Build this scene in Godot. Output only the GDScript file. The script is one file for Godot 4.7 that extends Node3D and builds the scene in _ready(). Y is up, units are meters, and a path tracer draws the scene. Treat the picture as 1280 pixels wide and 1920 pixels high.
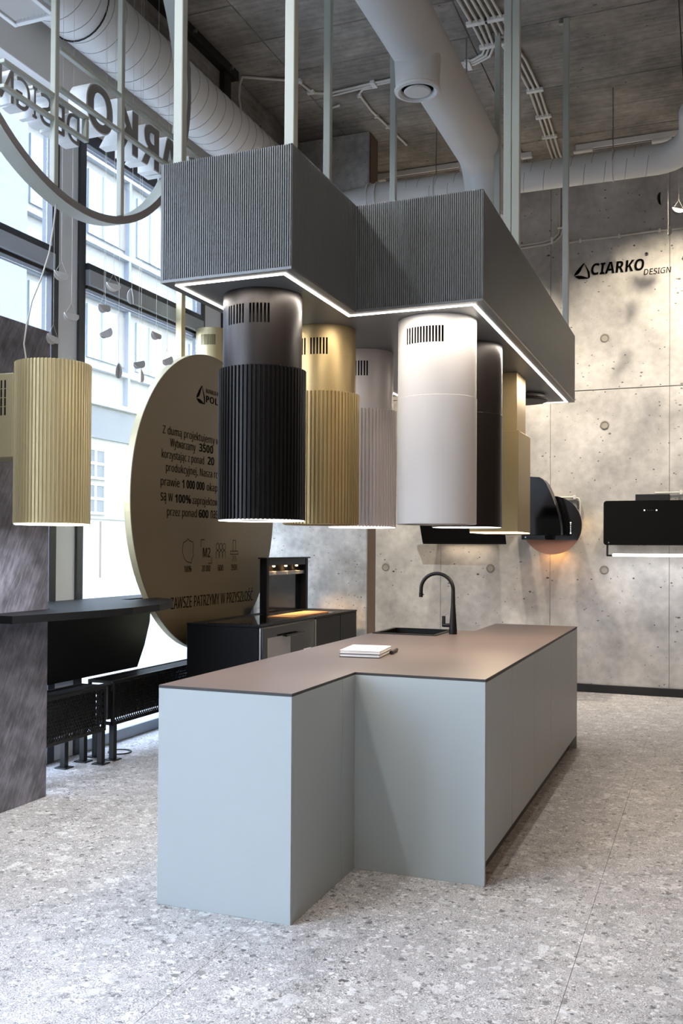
extends Node3D
# Showroom with a kitchen island under a ribbed canopy of range hoods.
# Plan coordinates: X to the right along the island front, Y up, Z into the room (Godot z = -Z).

var M := {}
var used := {}
var rng := RandomNumberGenerator.new()

static func V(x: float, y: float, z: float) -> Vector3:
	return Vector3(x, y, -z)

# ------------------------------------------------------------------ mesh builder
class MB:
	var st := SurfaceTool.new()
	func _init() -> void:
		st.begin(Mesh.PRIMITIVE_TRIANGLES)
		st.set_smooth_group(-1)
	func smooth(g: int) -> void:
		st.set_smooth_group(g)
	func tri(a: Vector3, b: Vector3, c: Vector3, n: Vector3) -> void:
		var g := (a - c).cross(a - b)
		if g.length_squared() < 1e-16:
			return
		st.add_vertex(a)
		if g.dot(n) < 0.0:
			st.add_vertex(c); st.add_vertex(b)
		else:
			st.add_vertex(b); st.add_vertex(c)
	func quad(a: Vector3, b: Vector3, c: Vector3, d: Vector3, n: Vector3) -> void:
		tri(a, b, c, n)
		tri(a, c, d, n)
	# box in plan coordinates, edges chamfered by bev
	func box(x0: float, x1: float, y0: float, y1: float, z0: float, z1: float, bev := 0.0) -> MB:
		var c := Vector3((x0 + x1) * 0.5, (y0 + y1) * 0.5, -(z0 + z1) * 0.5)
		return obox(Transform3D(Basis(), c), Vector3(absf(x1 - x0), absf(y1 - y0), absf(z1 - z0)), bev)
	func obox(t: Transform3D, s: Vector3, bev := 0.0) -> MB:
		var h := s * 0.5
		var b := minf(bev, minf(h.x, minf(h.y, h.z)) * 0.9)
		var ax := [Vector3(1, 0, 0), Vector3(0, 1, 0), Vector3(0, 0, 1)]
		var hh := [h.x, h.y, h.z]
		for i in 3:
			var j := (i + 1) % 3
			var k := (i + 2) % 3
			for sg in [-1.0, 1.0]:
				var n: Vector3 = ax[i] * sg
				var p: Vector3 = n * hh[i]
				var u: Vector3 = ax[j] * (hh[j] - b)
				var w: Vector3 = ax[k] * (hh[k] - b)
				quad(t * (p + u + w), t * (p + u - w), t * (p - u - w), t * (p - u + w), t.basis * n)
		if b > 0.0:
			for i in 3:
				var j := (i + 1) % 3
				var k := (i + 2) % 3
				for sj in [-1.0, 1.0]:
					for sk in [-1.0, 1.0]:
						var e: Vector3 = ax[i] * (hh[i] - b)
						var p: Vector3 = ax[j] * sj * hh[j] + ax[k] * sk * (hh[k] - b)
						var q: Vector3 = ax[j] * sj * (hh[j] - b) + ax[k] * sk * hh[k]
						quad(t * (p + e), t * (p - e), t * (q - e), t * (q + e), t.basis * (ax[j] * sj + ax[k] * sk))
			for sx in [-1.0, 1.0]:
				for sy in [-1.0, 1.0]:
					for sz in [-1.0, 1.0]:
						tri(t * Vector3(sx * h.x, sy * (h.y - b), sz * (h.z - b)), t * Vector3(sx * (h.x - b), sy * h.y, sz * (h.z - b)), t * Vector3(sx * (h.x - b), sy * (h.y - b), sz * h.z), t.basis * Vector3(sx, sy, sz))
		return self
	static func at(axis: String, p: Vector2, d: float) -> Vector3:
		if axis == "y":      # polygon in X,Z
			return Vector3(p.x, d, -p.y)
		if axis == "x":      # polygon in Z,Y
			return Vector3(d, p.y, -p.x)
		return Vector3(p.x, p.y, -d)   # "z": polygon in X,Y
	# straight extrusion of a polygon along an axis
	func prism(axis: String, poly: PackedVector2Array, d0: float, d1: float, sides := true) -> MB:
		var idx := Geometry2D.triangulate_polygon(poly)
		var n0 := at(axis, Vector2.ZERO, d0) - at(axis, Vector2.ZERO, d1)
		for t in range(0, idx.size(), 3):
			tri(at(axis, poly[idx[t]], d0), at(axis, poly[idx[t + 1]], d0), at(axis, poly[idx[t + 2]], d0), n0)
			tri(at(axis, poly[idx[t]], d1), at(axis, poly[idx[t + 1]], d1), at(axis, poly[idx[t + 2]], d1), -n0)
		if not sides:
			return self
		for i in poly.size():
			var a := poly[i]
			var b := poly[(i + 1) % poly.size()]
			var o := Vector2(b.y - a.y, a.x - b.x).normalized()
			if Geometry2D.is_point_in_polygon((a + b) * 0.5 + o * 1e-4, poly):
				o = -o
			var n := at(axis, o, 0.0)
			quad(at(axis, a, d0), at(axis, b, d0), at(axis, b, d1), at(axis, a, d1), n)
		return self
	# round bar along a path of Godot-space points
	func tube(pts: Array, r: float, seg := 10, caps := true, r2 := -1.0) -> MB:
		var rings := []
		var up := Vector3.UP
		for i in pts.size():
			var dir: Vector3
			if i == 0:
				dir = pts[1] - pts[0]
			elif i == pts.size() - 1:
				dir = pts[i] - pts[i - 1]
			else:
				dir = (pts[i] - pts[i - 1]).normalized() + (pts[i + 1] - pts[i]).normalized()
			dir = dir.normalized()
			if i == 0:
				up = Vector3.UP if absf(dir.y) < 0.9 else Vector3.RIGHT
			var side := dir.cross(up).normalized()
			up = side.cross(dir).normalized()
			var rr := r if r2 < 0.0 else lerpf(r, r2, float(i) / (pts.size() - 1))
			var ring := []
			for k in seg:
				var a := TAU * k / seg
				ring.append(pts[i] + (side * cos(a) + up * sin(a)) * rr)
			rings.append(ring)
		st.set_smooth_group(1)
		for i in pts.size() - 1:
			for k in seg:
				var k2 := (k + 1) % seg
				var n: Vector3 = rings[i][k] + rings[i][k2] - pts[i] * 2.0
				quad(rings[i][k], rings[i][k2], rings[i + 1][k2], rings[i + 1][k], n)
		st.set_smooth_group(-1)
		if caps:
			for e in [0, pts.size() - 1]:
				var n: Vector3 = (pts[0] - pts[1]) if e == 0 else (pts[e] - pts[e - 1])
				for k in seg:
					tri(pts[e], rings[e][k], rings[e][(k + 1) % seg], n)
		return self
	# profile of (radius, height) turned about a vertical axis at X,Z; outer wall listed upwards
	func lathe(cx: float, cz: float, prof: Array, seg := 64) -> MB:
		for i in prof.size() - 1:
			var p: Vector2 = prof[i]
			var q: Vector2 = prof[i + 1]
			st.set_smooth_group(i + 2)
			var dy := q.y - p.y
			var dr := q.x - p.x
			for k in seg:
				var a := TAU * k / seg
				var b := TAU * (k + 1) / seg
				var n := Vector3(cos((a + b) * 0.5) * dy, -dr, -sin((a + b) * 0.5) * dy)
				quad(Vector3(cx + p.x * cos(a), p.y, -(cz + p.x * sin(a))), Vector3(cx + p.x * cos(b), p.y, -(cz + p.x * sin(b))), Vector3(cx + q.x * cos(b), q.y, -(cz + q.x * sin(b))), Vector3(cx + q.x * cos(a), q.y, -(cz + q.x * sin(a))), n)
		st.set_smooth_group(-1)
		return self
	# cylinder sheet with slots: slots = [a0, a1, y0, y1] in radians
	func slotted(cx: float, cz: float, r: float, y0: float, y1: float, slots: Array) -> MB:
		var an := []
		for k in 96:
			an.append(TAU * k / 96.0)
		for s in slots:
			an.append(fposmod(s[0], TAU)); an.append(fposmod(s[1], TAU))
		an.sort()
		st.set_smooth_group(1)
		for k in an.size():
			var a: float = an[k]
			var b: float = an[(k + 1) % an.size()]
			if b < a:
				b += TAU
			if b - a < 1e-5:
				continue
			var mid := fposmod((a + b) * 0.5, TAU)
			var spans := [[y0, y1]]
			for s in slots:
				if absf(angle_difference(mid, (s[0] + s[1]) * 0.5)) < (s[1] - s[0]) * 0.5:
					spans = [[y0, s[2]], [s[3], y1]]
			for sp in spans:
				for side in [0, 1]:
					var rr: float = r - 0.002 * side
					var n: Vector3 = Vector3(cos(mid), 0, -sin(mid)) * (1.0 - 2.0 * side)
					quad(Vector3(cx + rr * cos(a), sp[0], -(cz + rr * sin(a))), Vector3(cx + rr * cos(b), sp[0], -(cz + rr * sin(b))), Vector3(cx + rr * cos(b), sp[1], -(cz + rr * sin(b))), Vector3(cx + rr * cos(a), sp[1], -(cz + rr * sin(a))), n)
		st.set_smooth_group(-1)
		return self
	# fluted drum: ribs of trapezoid section round a vertical axis
	func fluted(cx: float, cz: float, r: float, d: float, count: int, y0: float, y1: float) -> MB:
		var pr := []
		for k in count:
			var a := TAU * k / count
			var w := TAU / count
			pr.append(Vector2(a, r)); pr.append(Vector2(a + w * 0.42, r))
			pr.append(Vector2(a + w * 0.55, r - d)); pr.append(Vector2(a + w * 0.87, r - d))
		for k in pr.size():
			var p: Vector2 = pr[k]
			var q: Vector2 = pr[(k + 1) % pr.size()]
			var A := Vector3(cx + p.y * cos(p.x), 0, -(cz + p.y * sin(p.x)))
			var B := Vector3(cx + q.y * cos(q.x), 0, -(cz + q.y * sin(q.x)))
			var n := A + B - Vector3(2 * cx, 0, -2 * cz)
			var up0 := Vector3(0, y0, 0)
			var up1 := Vector3(0, y1, 0)
			quad(A + up0, B + up0, B + up1, A + up1, n)
			var ri := r - d - 0.006
			var C := Vector3(cx + ri * cos(p.x), 0, -(cz + ri * sin(p.x)))
			var E := Vector3(cx + ri * cos(q.x), 0, -(cz + ri * sin(q.x)))
			quad(A + up1, B + up1, E + up1, C + up1, Vector3.UP)
			quad(A + up0, B + up0, E + up0, C + up0, Vector3.DOWN)
			quad(C + up0, E + up0, E + up1, C + up1, -n)
		return self
	# ribbed sheet standing on the plan line a-b, ribs towards o
	func ribbed(a: Vector2, b: Vector2, o: Vector2, y0: float, y1: float, pitch: float, d: float) -> MB:
		var n := int(roundf(a.distance_to(b) / pitch))
		var pts := []
		for k in n:
			for f in [[0.0, 1.0], [0.42, 1.0], [0.52, 0.0], [0.9, 0.0]]:
				pts.append(a.lerp(b, (k + f[0]) / n) + o * d * f[1])
		pts.append(b + o * d)
		for k in pts.size() - 1:
			var p: Vector2 = pts[k]
			var q: Vector2 = pts[k + 1]
			var nn := Vector2(q.y - p.y, p.x - q.x)
			if nn.dot(o) < 0.0:
				nn = -nn
			quad(Vector3(p.x, y0, -p.y), Vector3(q.x, y0, -q.y), Vector3(q.x, y1, -q.y), Vector3(p.x, y1, -p.y), Vector3(nn.x, 0, -nn.y))
			var pb := p - o * (d + 0.004)
			var qb := q - o * (d + 0.004)
			for yy in [[y0, Vector3.DOWN], [y1, Vector3.UP]]:
				quad(Vector3(p.x, yy[0], -p.y), Vector3(q.x, yy[0], -q.y), Vector3(qb.x, yy[0], -qb.y), Vector3(pb.x, yy[0], -pb.y), yy[1])
		return self
	func mesh() -> ArrayMesh:
		st.generate_normals()
		return st.commit()

# ------------------------------------------------------------------ scene tree helpers
func numbered(called: String) -> String:
	if not used.has(called):
		used[called] = 0
		return called
	used[called] += 1
	return "%s_%03d" % [called, used[called]]

func thing(called: String, label: String, category: String, group := "", base := Vector3.ZERO) -> Node3D:
	var o := Node3D.new()
	o.name = numbered(called)
	add_child(o)
	o.position = base
	o.set_meta("label", label)
	o.set_meta("category", category)
	if group:
		o.set_meta("group", group)
	return o

func setting(called: String, label := "") -> Node3D:
	var o := Node3D.new()
	o.name = numbered(called)
	add_child(o)
	o.set_meta("kind", "structure")
	if label:
		o.set_meta("label", label)
	return o

# a mesh child; builder coordinates are world ones, so the child is moved back by its ancestors' offset
func part(parent: Node3D, called: String, b: MB, mat: Material, label := "") -> MeshInstance3D:
	return part_mesh(parent, called, b.mesh(), mat, label)

func part_mesh(parent: Node3D, called: String, me: Mesh, mat: Material, label := "") -> MeshInstance3D:
	var o := MeshInstance3D.new()
	o.name = called
	o.mesh = me
	o.material_override = mat
	parent.add_child(o, true)
	if parent != self:
		o.position = -parent.global_position
	if label:
		o.set_meta("label", label)
	return o

# flat lettering fitted to a width and cap height; right/up give its plane, origin is the lower left corner
func lettering(parent: Node3D, called: String, words: String, mat: Material, origin: Vector3, right: Vector3, width: float, height: float, depth := 0.002, bold := false, slant := 0.0, baseline := false) -> MeshInstance3D:
	var t := TextMesh.new()
	var f := SystemFont.new()
	f.font_names = PackedStringArray(["Droid Sans"])
	if bold:
		f.font_weight = 700
	t.font = f
	t.font_size = 64
	t.pixel_size = 0.01
	t.curve_step = 1.5
	t.text = words
	t.depth = depth
	t.horizontal_alignment = HORIZONTAL_ALIGNMENT_LEFT
	t.vertical_alignment = VERTICAL_ALIGNMENT_BOTTOM
	var box := t.get_aabb()
	var o := MeshInstance3D.new()
	o.name = called
	o.mesh = t
	o.material_override = mat
	parent.add_child(o, true)
	var up := Vector3.UP
	var sx := width / box.size.x
	var sy := height / box.size.y
	var bas := Basis(right * sx, (up + right * slant) * sy, right.cross(up))
	o.global_transform = Transform3D(bas, origin - bas * Vector3(box.position.x, box.position.y, 0.0))
	return o

func mat(n: String, c: Color, rough := 0.6, metal := 0.0) -> StandardMaterial3D:
	var s := StandardMaterial3D.new()
	s.resource_name = n
	s.albedo_color = c
	s.roughness = rough
	s.metallic = metal
	M[n] = s
	return s

func glow(n: String, c: Color, e: float) -> StandardMaterial3D:
	var s := mat(n, c, 0.5)
	s.emission_enabled = true
	s.emission = c
	s.emission_energy_multiplier = e
	return s

func tex_mat(n: String, im: Image, metres: float, rough := 0.7) -> StandardMaterial3D:
	var s := mat(n, Color.WHITE, rough)
	s.albedo_texture = ImageTexture.create_from_image(im)
	s.uv1_triplanar = true
	s.uv1_world_triplanar = true
	s.uv1_scale = Vector3.ONE / metres
	return s

func noise_bytes(seed_: int, size: int, freq: float, oct := 4, type := FastNoiseLite.TYPE_SIMPLEX_SMOOTH) -> PackedByteArray:
	var n := FastNoiseLite.new()
	n.seed = seed_
	n.noise_type = type
	n.frequency = freq
	n.fractal_octaves = oct
	var im := n.get_seamless_image(size, size, false, false, 0.15)
	im.convert(Image.FORMAT_L8)
	return im.get_data()

# cloudy concrete with pores and drips
func concrete_image(seed_: int, base: Color, cloud: float, pores: int, streak: float) -> Image:
	var S := 1024
	var a := noise_bytes(seed_, S, 0.004, 5)
	var b := noise_bytes(seed_ + 1, S, 0.03, 4)
	var c := noise_bytes(seed_ + 2, S, 0.2, 2)
	var d := noise_bytes(seed_ + 3, S, 0.012, 3)
	var px := PackedByteArray()
	px.resize(S * S * 3)
	for y in S:
		for x in S:
			var i := y * S + x
			var st := d[((y * 5) % S) * S + x / 4] if streak > 0.0 else 128
			var v := 1.0 + cloud * ((a[i] - 128) * 0.0068 + (b[i] - 128) * 0.0032 + (c[i] - 128) * 0.0012) + streak * (st - 128) * 0.003
			px[i * 3] = clampi(int(base.r8 * v), 0, 255)
			px[i * 3 + 1] = clampi(int(base.g8 * v), 0, 255)
			px[i * 3 + 2] = clampi(int(base.b8 * v), 0, 255)
	var r := RandomNumberGenerator.new()
	r.seed = seed_
	for k in pores:
		var cx := r.randi() % S
		var cy := r.randi() % S
		if a[cy * S + cx] < 110 and r.randf() < 0.5:
			continue
		var rad := 0.5 + absf(r.randfn(0.0, 0.8))
		var w := rad * r.randf_range(1.0, 2.2)
		var dark := r.randf_range(0.35, 0.75)
		for dy in range(-int(ceil(rad)), int(ceil(rad)) + 1):
			for dx in range(-int(ceil(w)), int(ceil(w)) + 1):
				if (dx / w) ** 2 + (dy / rad) ** 2 <= 1.0:
					var i := (posmod(cy + dy, S) * S + posmod(cx + dx, S)) * 3
					for ch in 3:
						px[i + ch] = int(px[i + ch] * dark)
	return Image.create_from_data(S, S, false, Image.FORMAT_RGB8, px)

# stone chips in a grey cement
func terrazzo_image() -> Image:
	var S := 2048
	var a := noise_bytes(21, S, 0.006, 4)
	var b := noise_bytes(22, S, 0.16, 3)
	var px := PackedByteArray()
	px.resize(S * S * 3)
	for i in S * S:
		var v := 172 + (a[i] - 128) * 0.14 + (b[i] - 128) * 0.75
		px[i * 3] = clampi(int(v * 1.005), 0, 255)
		px[i * 3 + 1] = clampi(int(v * 0.992), 0, 255)
		px[i * 3 + 2] = clampi(int(v * 0.992), 0, 255)
	var r := RandomNumberGenerator.new()
	r.seed = 77
	for k in 42000:
		var f := float(k) / 42000.0
		var rad := 0.0
		if f < 0.008:
			rad = r.randf_range(20, 40)
		elif f < 0.05:
			rad = r.randf_range(10, 20)
		elif f < 0.30:
			rad = r.randf_range(4.5, 10.0)
		else:
			rad = r.randf_range(1.8, 4.5)
		var cx := r.randi() % S
		var cy := r.randi() % S
		var turn := r.randf() * PI
		var flat := r.randf_range(0.45, 0.95)
		var tone := 0.0
		var t := r.randf()
		if f < 0.011:
			t = t * 0.80
		if t < 0.42:
			tone = r.randf_range(172, 205)
		elif t < 0.66:
			tone = r.randf_range(205, 232)
		elif t < 0.86:
			tone = r.randf_range(138, 165)
		else:
			tone = r.randf_range(78, 122)
		var warm := r.randf_range(-2.5, 3.5)
		var nx := []
		var ny := []
		var nd := []
		var m := 5 + r.randi() % 3
		for j in m:
			var an := TAU * (j + r.randf_range(-0.3, 0.3)) / m
			nx.append(cos(an)); ny.append(sin(an)); nd.append(rad * r.randf_range(0.65, 1.0))
		var R := int(ceil(rad * 1.3))
		var ct := cos(turn)
		var sn := sin(turn)
		var al := 0.88 if rad < 14 else 0.72
		for dy in range(-R, R + 1):
			for dx in range(-R, R + 1):
				var ux := dx * ct + dy * sn
				var uy := (-dx * sn + dy * ct) / flat
				var inside := true
				for j in m:
					if ux * nx[j] + uy * ny[j] > nd[j]:
						inside = false
						break
				if inside:
					var i := posmod(cy + dy, S) * S + posmod(cx + dx, S)
					var g := (b[i] - 128) * 0.14 + (a[i] - 128) * 0.08
					var o := i * 3
					px[o] = clampi(int(lerpf(px[o], tone + warm + g, al)), 0, 255)
					px[o + 1] = clampi(int(lerpf(px[o + 1], tone + g, al)), 0, 255)
					px[o + 2] = clampi(int(lerpf(px[o + 2], tone - warm * 0.6 + g, al)), 0, 255)
	return Image.create_from_data(S, S, false, Image.FORMAT_RGB8, px)

# slate with oblique veins
func slate_image() -> Image:
	var S := 1024
	var a := noise_bytes(41, S, 0.008, 5)
	var b := noise_bytes(42, S, 0.05, 4)
	var c := noise_bytes(43, S, 0.02, 3, FastNoiseLite.TYPE_PERLIN)
	var px := PackedByteArray()
	px.resize(S * S * 3)
	for y in S:
		for x in S:
			var i := y * S + x
			var u := posmod(x * 4 + y * 2, S)
			var w := posmod(y - x * 2, S) / 5
			var v := 94.0 + (a[i] - 128) * 0.22 + (b[w * S + u] - 128) * 0.16 + (c[w * S + u] - 128) * 0.16
			px[i * 3] = clampi(int(v * 1.0), 0, 255)
			px[i * 3 + 1] = clampi(int(v * 0.98), 0, 255)
			px[i * 3 + 2] = clampi(int(v * 1.06), 0, 255)
	return Image.create_from_data(S, S, false, Image.FORMAT_RGB8, px)

func area_light(parent: Node3D, called: String, at: Vector3, look: Vector3, size: Vector2, energy: float, c: Color) -> void:
	var l := AreaLight3D.new()
	l.name = called
	parent.add_child(l, true)
	l.area_size = size
	l.area_normalize_energy = true
	l.light_energy = energy
	l.light_color = c
	l.area_range = 30.0
	l.shadow_enabled = true
	var up := Vector3.UP if absf(look.normalized().y) < 0.95 else Vector3(0, 0, -1)
	l.global_transform = Transform3D(Basis.looking_at(look, up), at)

func spot_light(parent: Node3D, called: String, at: Vector3, to: Vector3, angle: float, energy: float, c: Color, size := 0.04) -> void:
	var l := SpotLight3D.new()
	l.name = called
	parent.add_child(l, true)
	l.light_energy = energy
	l.light_color = c
	l.light_size = size
	l.spot_angle = angle
	l.spot_angle_attenuation = 0.7
	l.spot_range = 30.0
	l.spot_attenuation = 2.0
	l.shadow_enabled = true
	var d := to - at
	var up := Vector3.UP if absf(d.normalized().y) < 0.95 else Vector3(0, 0, -1)
	l.global_transform = Transform3D(Basis.looking_at(d, up), at)

# ================================================================== BUILD
const CEIL := 5.4
const WALL := 10.25

func _ready() -> void:
	rng.seed = 5
	camera_and_light()
	materials()
	shell()
	windows()
	outside()
	island()
	canopy()
	hanging_hoods()
	left_side()
	kitchen_run()
	wall_hoods()
	ducts()
	sign_ring()
	wiring()
	ornaments()
	lamps()

func camera_and_light() -> void:
	var cam := Camera3D.new()
	cam.name = "camera"
	add_child(cam)
	cam.projection = Camera3D.PROJECTION_FRUSTUM
	cam.near = 0.1
	cam.far = 200.0
	cam.keep_aspect = Camera3D.KEEP_HEIGHT
	var f := 1800.0
	cam.size = 1920.0 / f * 0.1
	cam.frustum_offset = Vector2((640.0 - 601.19) / f, (1003.83 - 960.0) / f) * 0.1
	cam.transform = Transform3D(Basis(Vector3.UP, 0.3836) * Basis(Vector3.RIGHT, 0.0131) * Basis(Vector3.BACK, 0.0063), Vector3(0, 1.4699, 0))
	cam.current = true
	var env := Environment.new()
	var sky := Sky.new()
	var sm := ProceduralSkyMaterial.new()
	sm.sky_top_color = Color(0.80, 0.88, 1.0)
	sm.sky_horizon_color = Color(0.93, 0.96, 1.0)
	sm.ground_bottom_color = Color(0.5, 0.5, 0.5)
	sm.ground_horizon_color = Color(0.7, 0.7, 0.7)
	sm.sky_energy_multiplier = 3.2
	sm.sun_angle_max = 0.0
	sky.sky_material = sm
	env.background_mode = Environment.BG_SKY
	env.sky = sky
	env.ambient_light_source = Environment.AMBIENT_SOURCE_SKY
	env.tonemap_mode = Environment.TONE_MAPPER_LINEAR
	env.tonemap_exposure = 1.15
	env.sdfgi_enabled = true
	env.ssao_enabled = true
	env.ssil_enabled = true
	var we := WorldEnvironment.new()
	we.name = "environment"
	we.environment = env
	add_child(we)

func materials() -> void:
	tex_mat("terrazzo", terrazzo_image(), 2.4, 0.42)
	tex_mat("concrete", concrete_image(3, Color(0.72, 0.71, 0.69), 0.17, 800, 0.0), 3.4, 0.85)
	tex_mat("ceiling_concrete", concrete_image(9, Color(0.52, 0.505, 0.485), 0.22, 260, 0.28), 3.1, 0.9)
	tex_mat("pier_concrete", concrete_image(15, Color(0.64, 0.63, 0.61), 0.2, 1300, 0.0), 2.3, 0.85)
	tex_mat("slate", slate_image(), 1.6, 0.38)
	mat("joint", Color(0.34, 0.33, 0.31), 0.9)
	mat("tie_ring", Color(0.50, 0.48, 0.45), 0.9)
	mat("brown_render", Color(0.46, 0.385, 0.32), 0.8)
	mat("grout", Color(0.52, 0.51, 0.50), 0.9)
	mat("plug", Color(0.60, 0.58, 0.54), 0.9)
	mat("black_base", Color(0.05, 0.05, 0.055), 0.5)
	mat("island", Color(0.63, 0.665, 0.67), 0.42)
	mat("plinth", Color(0.20, 0.21, 0.21), 0.5)
	mat("worktop", Color(0.40, 0.35, 0.33), 0.36)
	mat("worktop_edge", Color(0.16, 0.145, 0.14), 0.5)
	mat("canopy", Color(0.42, 0.43, 0.435), 0.36, 0.3)
	mat("post", Color(0.68, 0.70, 0.665), 0.45)
	mat("white_paint", Color(0.86, 0.86, 0.85), 0.5)
	mat("duct_white", Color(0.83, 0.83, 0.82), 0.5)
	mat("duct_seam", Color(0.55, 0.55, 0.55), 0.5)
	mat("plaster", Color(0.88, 0.88, 0.87), 0.8)
	mat("black_matt", Color(0.055, 0.052, 0.052), 0.36).metallic_specular = 0.35
	mat("black_steel", Color(0.16, 0.145, 0.14), 0.36, 0.5)
	mat("brass", Color(0.68, 0.60, 0.43), 0.40, 0.7)
	mat("brass_light", Color(0.78, 0.73, 0.58), 0.42, 0.6)
	mat("disc_bronze", Color(0.355, 0.30, 0.20), 0.42, 0.35)
	mat("white_hood", Color(0.80, 0.79, 0.78), 0.5)
	mat("pearl", Color(0.78, 0.75, 0.74), 0.38, 0.1)
	mat("gloss_black", Color(0.012, 0.012, 0.014), 0.06)
	mat("glass_dark", Color(0.05, 0.055, 0.065), 0.1)
	mat("stone_black", Color(0.06, 0.058, 0.056), 0.5).metallic_specular = 0.2
	mat("copper", Color(0.62, 0.44, 0.36), 0.4, 0.3)
	mat("print", Color(0.04, 0.035, 0.03), 0.7).metallic_specular = 0.1
	mat("print_grey", Color(0.075, 0.06, 0.045), 0.7).metallic_specular = 0.1
	mat("mullion", Color(0.22, 0.24, 0.27), 0.45)
	mat("mullion_light", Color(0.66, 0.70, 0.75), 0.4)
	mat("pilaster", Color(0.86, 0.88, 0.90), 0.5)
	mat("mesh_black", Color(0.045, 0.045, 0.048), 0.45)
	mat("bar_black", Color(0.05, 0.052, 0.058), 0.45).metallic_specular = 0.3
	mat("brown_steel", Color(0.36, 0.30, 0.25), 0.8)
	mat("dark_steel", Color(0.10, 0.095, 0.09), 0.7)
	mat("cable", Color(0.80, 0.79, 0.76), 0.5)
	mat("steel", Color(0.62, 0.61, 0.59), 0.28, 0.9)
	mat("paper", Color(0.86, 0.86, 0.85), 0.7)
	mat("leaf_silver", Color(0.84, 0.84, 0.84), 0.4, 0.15)
	mat("leaf_dark", Color(0.10, 0.10, 0.10), 0.5)
	mat("sign_grey", Color(0.50, 0.485, 0.48), 0.5)
	mat("sign_white", Color(0.90, 0.91, 0.91), 0.4)
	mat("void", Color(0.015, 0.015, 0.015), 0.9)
	glow("led", Color(1.0, 0.97, 0.93), 5.0)
	glow("led_warm", Color(1.0, 0.86, 0.66), 4.0)
	glow("dot", Color(1.0, 1.0, 1.0), 2.0)
	var g := mat("glass", Color(0.86, 0.93, 0.95, 0.10), 0.02)
	g.transparency = BaseMaterial3D.TRANSPARENCY_ALPHA
	var o := mat("oven_glass", Color(0.55, 0.55, 0.54, 0.55), 0.08)
	o.transparency = BaseMaterial3D.TRANSPARENCY_ALPHA
	mat("facade", Color(0.504, 0.500, 0.468), 0.9)
	mat("facade_brick", Color(0.450, 0.427, 0.383), 0.9)
	mat("facade_dark", Color(0.270, 0.279, 0.288), 0.8)
	mat("facade_pink", Color(0.450, 0.378, 0.342), 0.9)
	mat("facade_glass", Color(0.414, 0.477, 0.522), 0.3)
	mat("facade_trim", Color(0.540, 0.558, 0.567), 0.7)
	mat("facade_grey", Color(0.414, 0.432, 0.468), 0.8)
	mat("paving", Color(0.60, 0.60, 0.60), 0.9)

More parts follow.
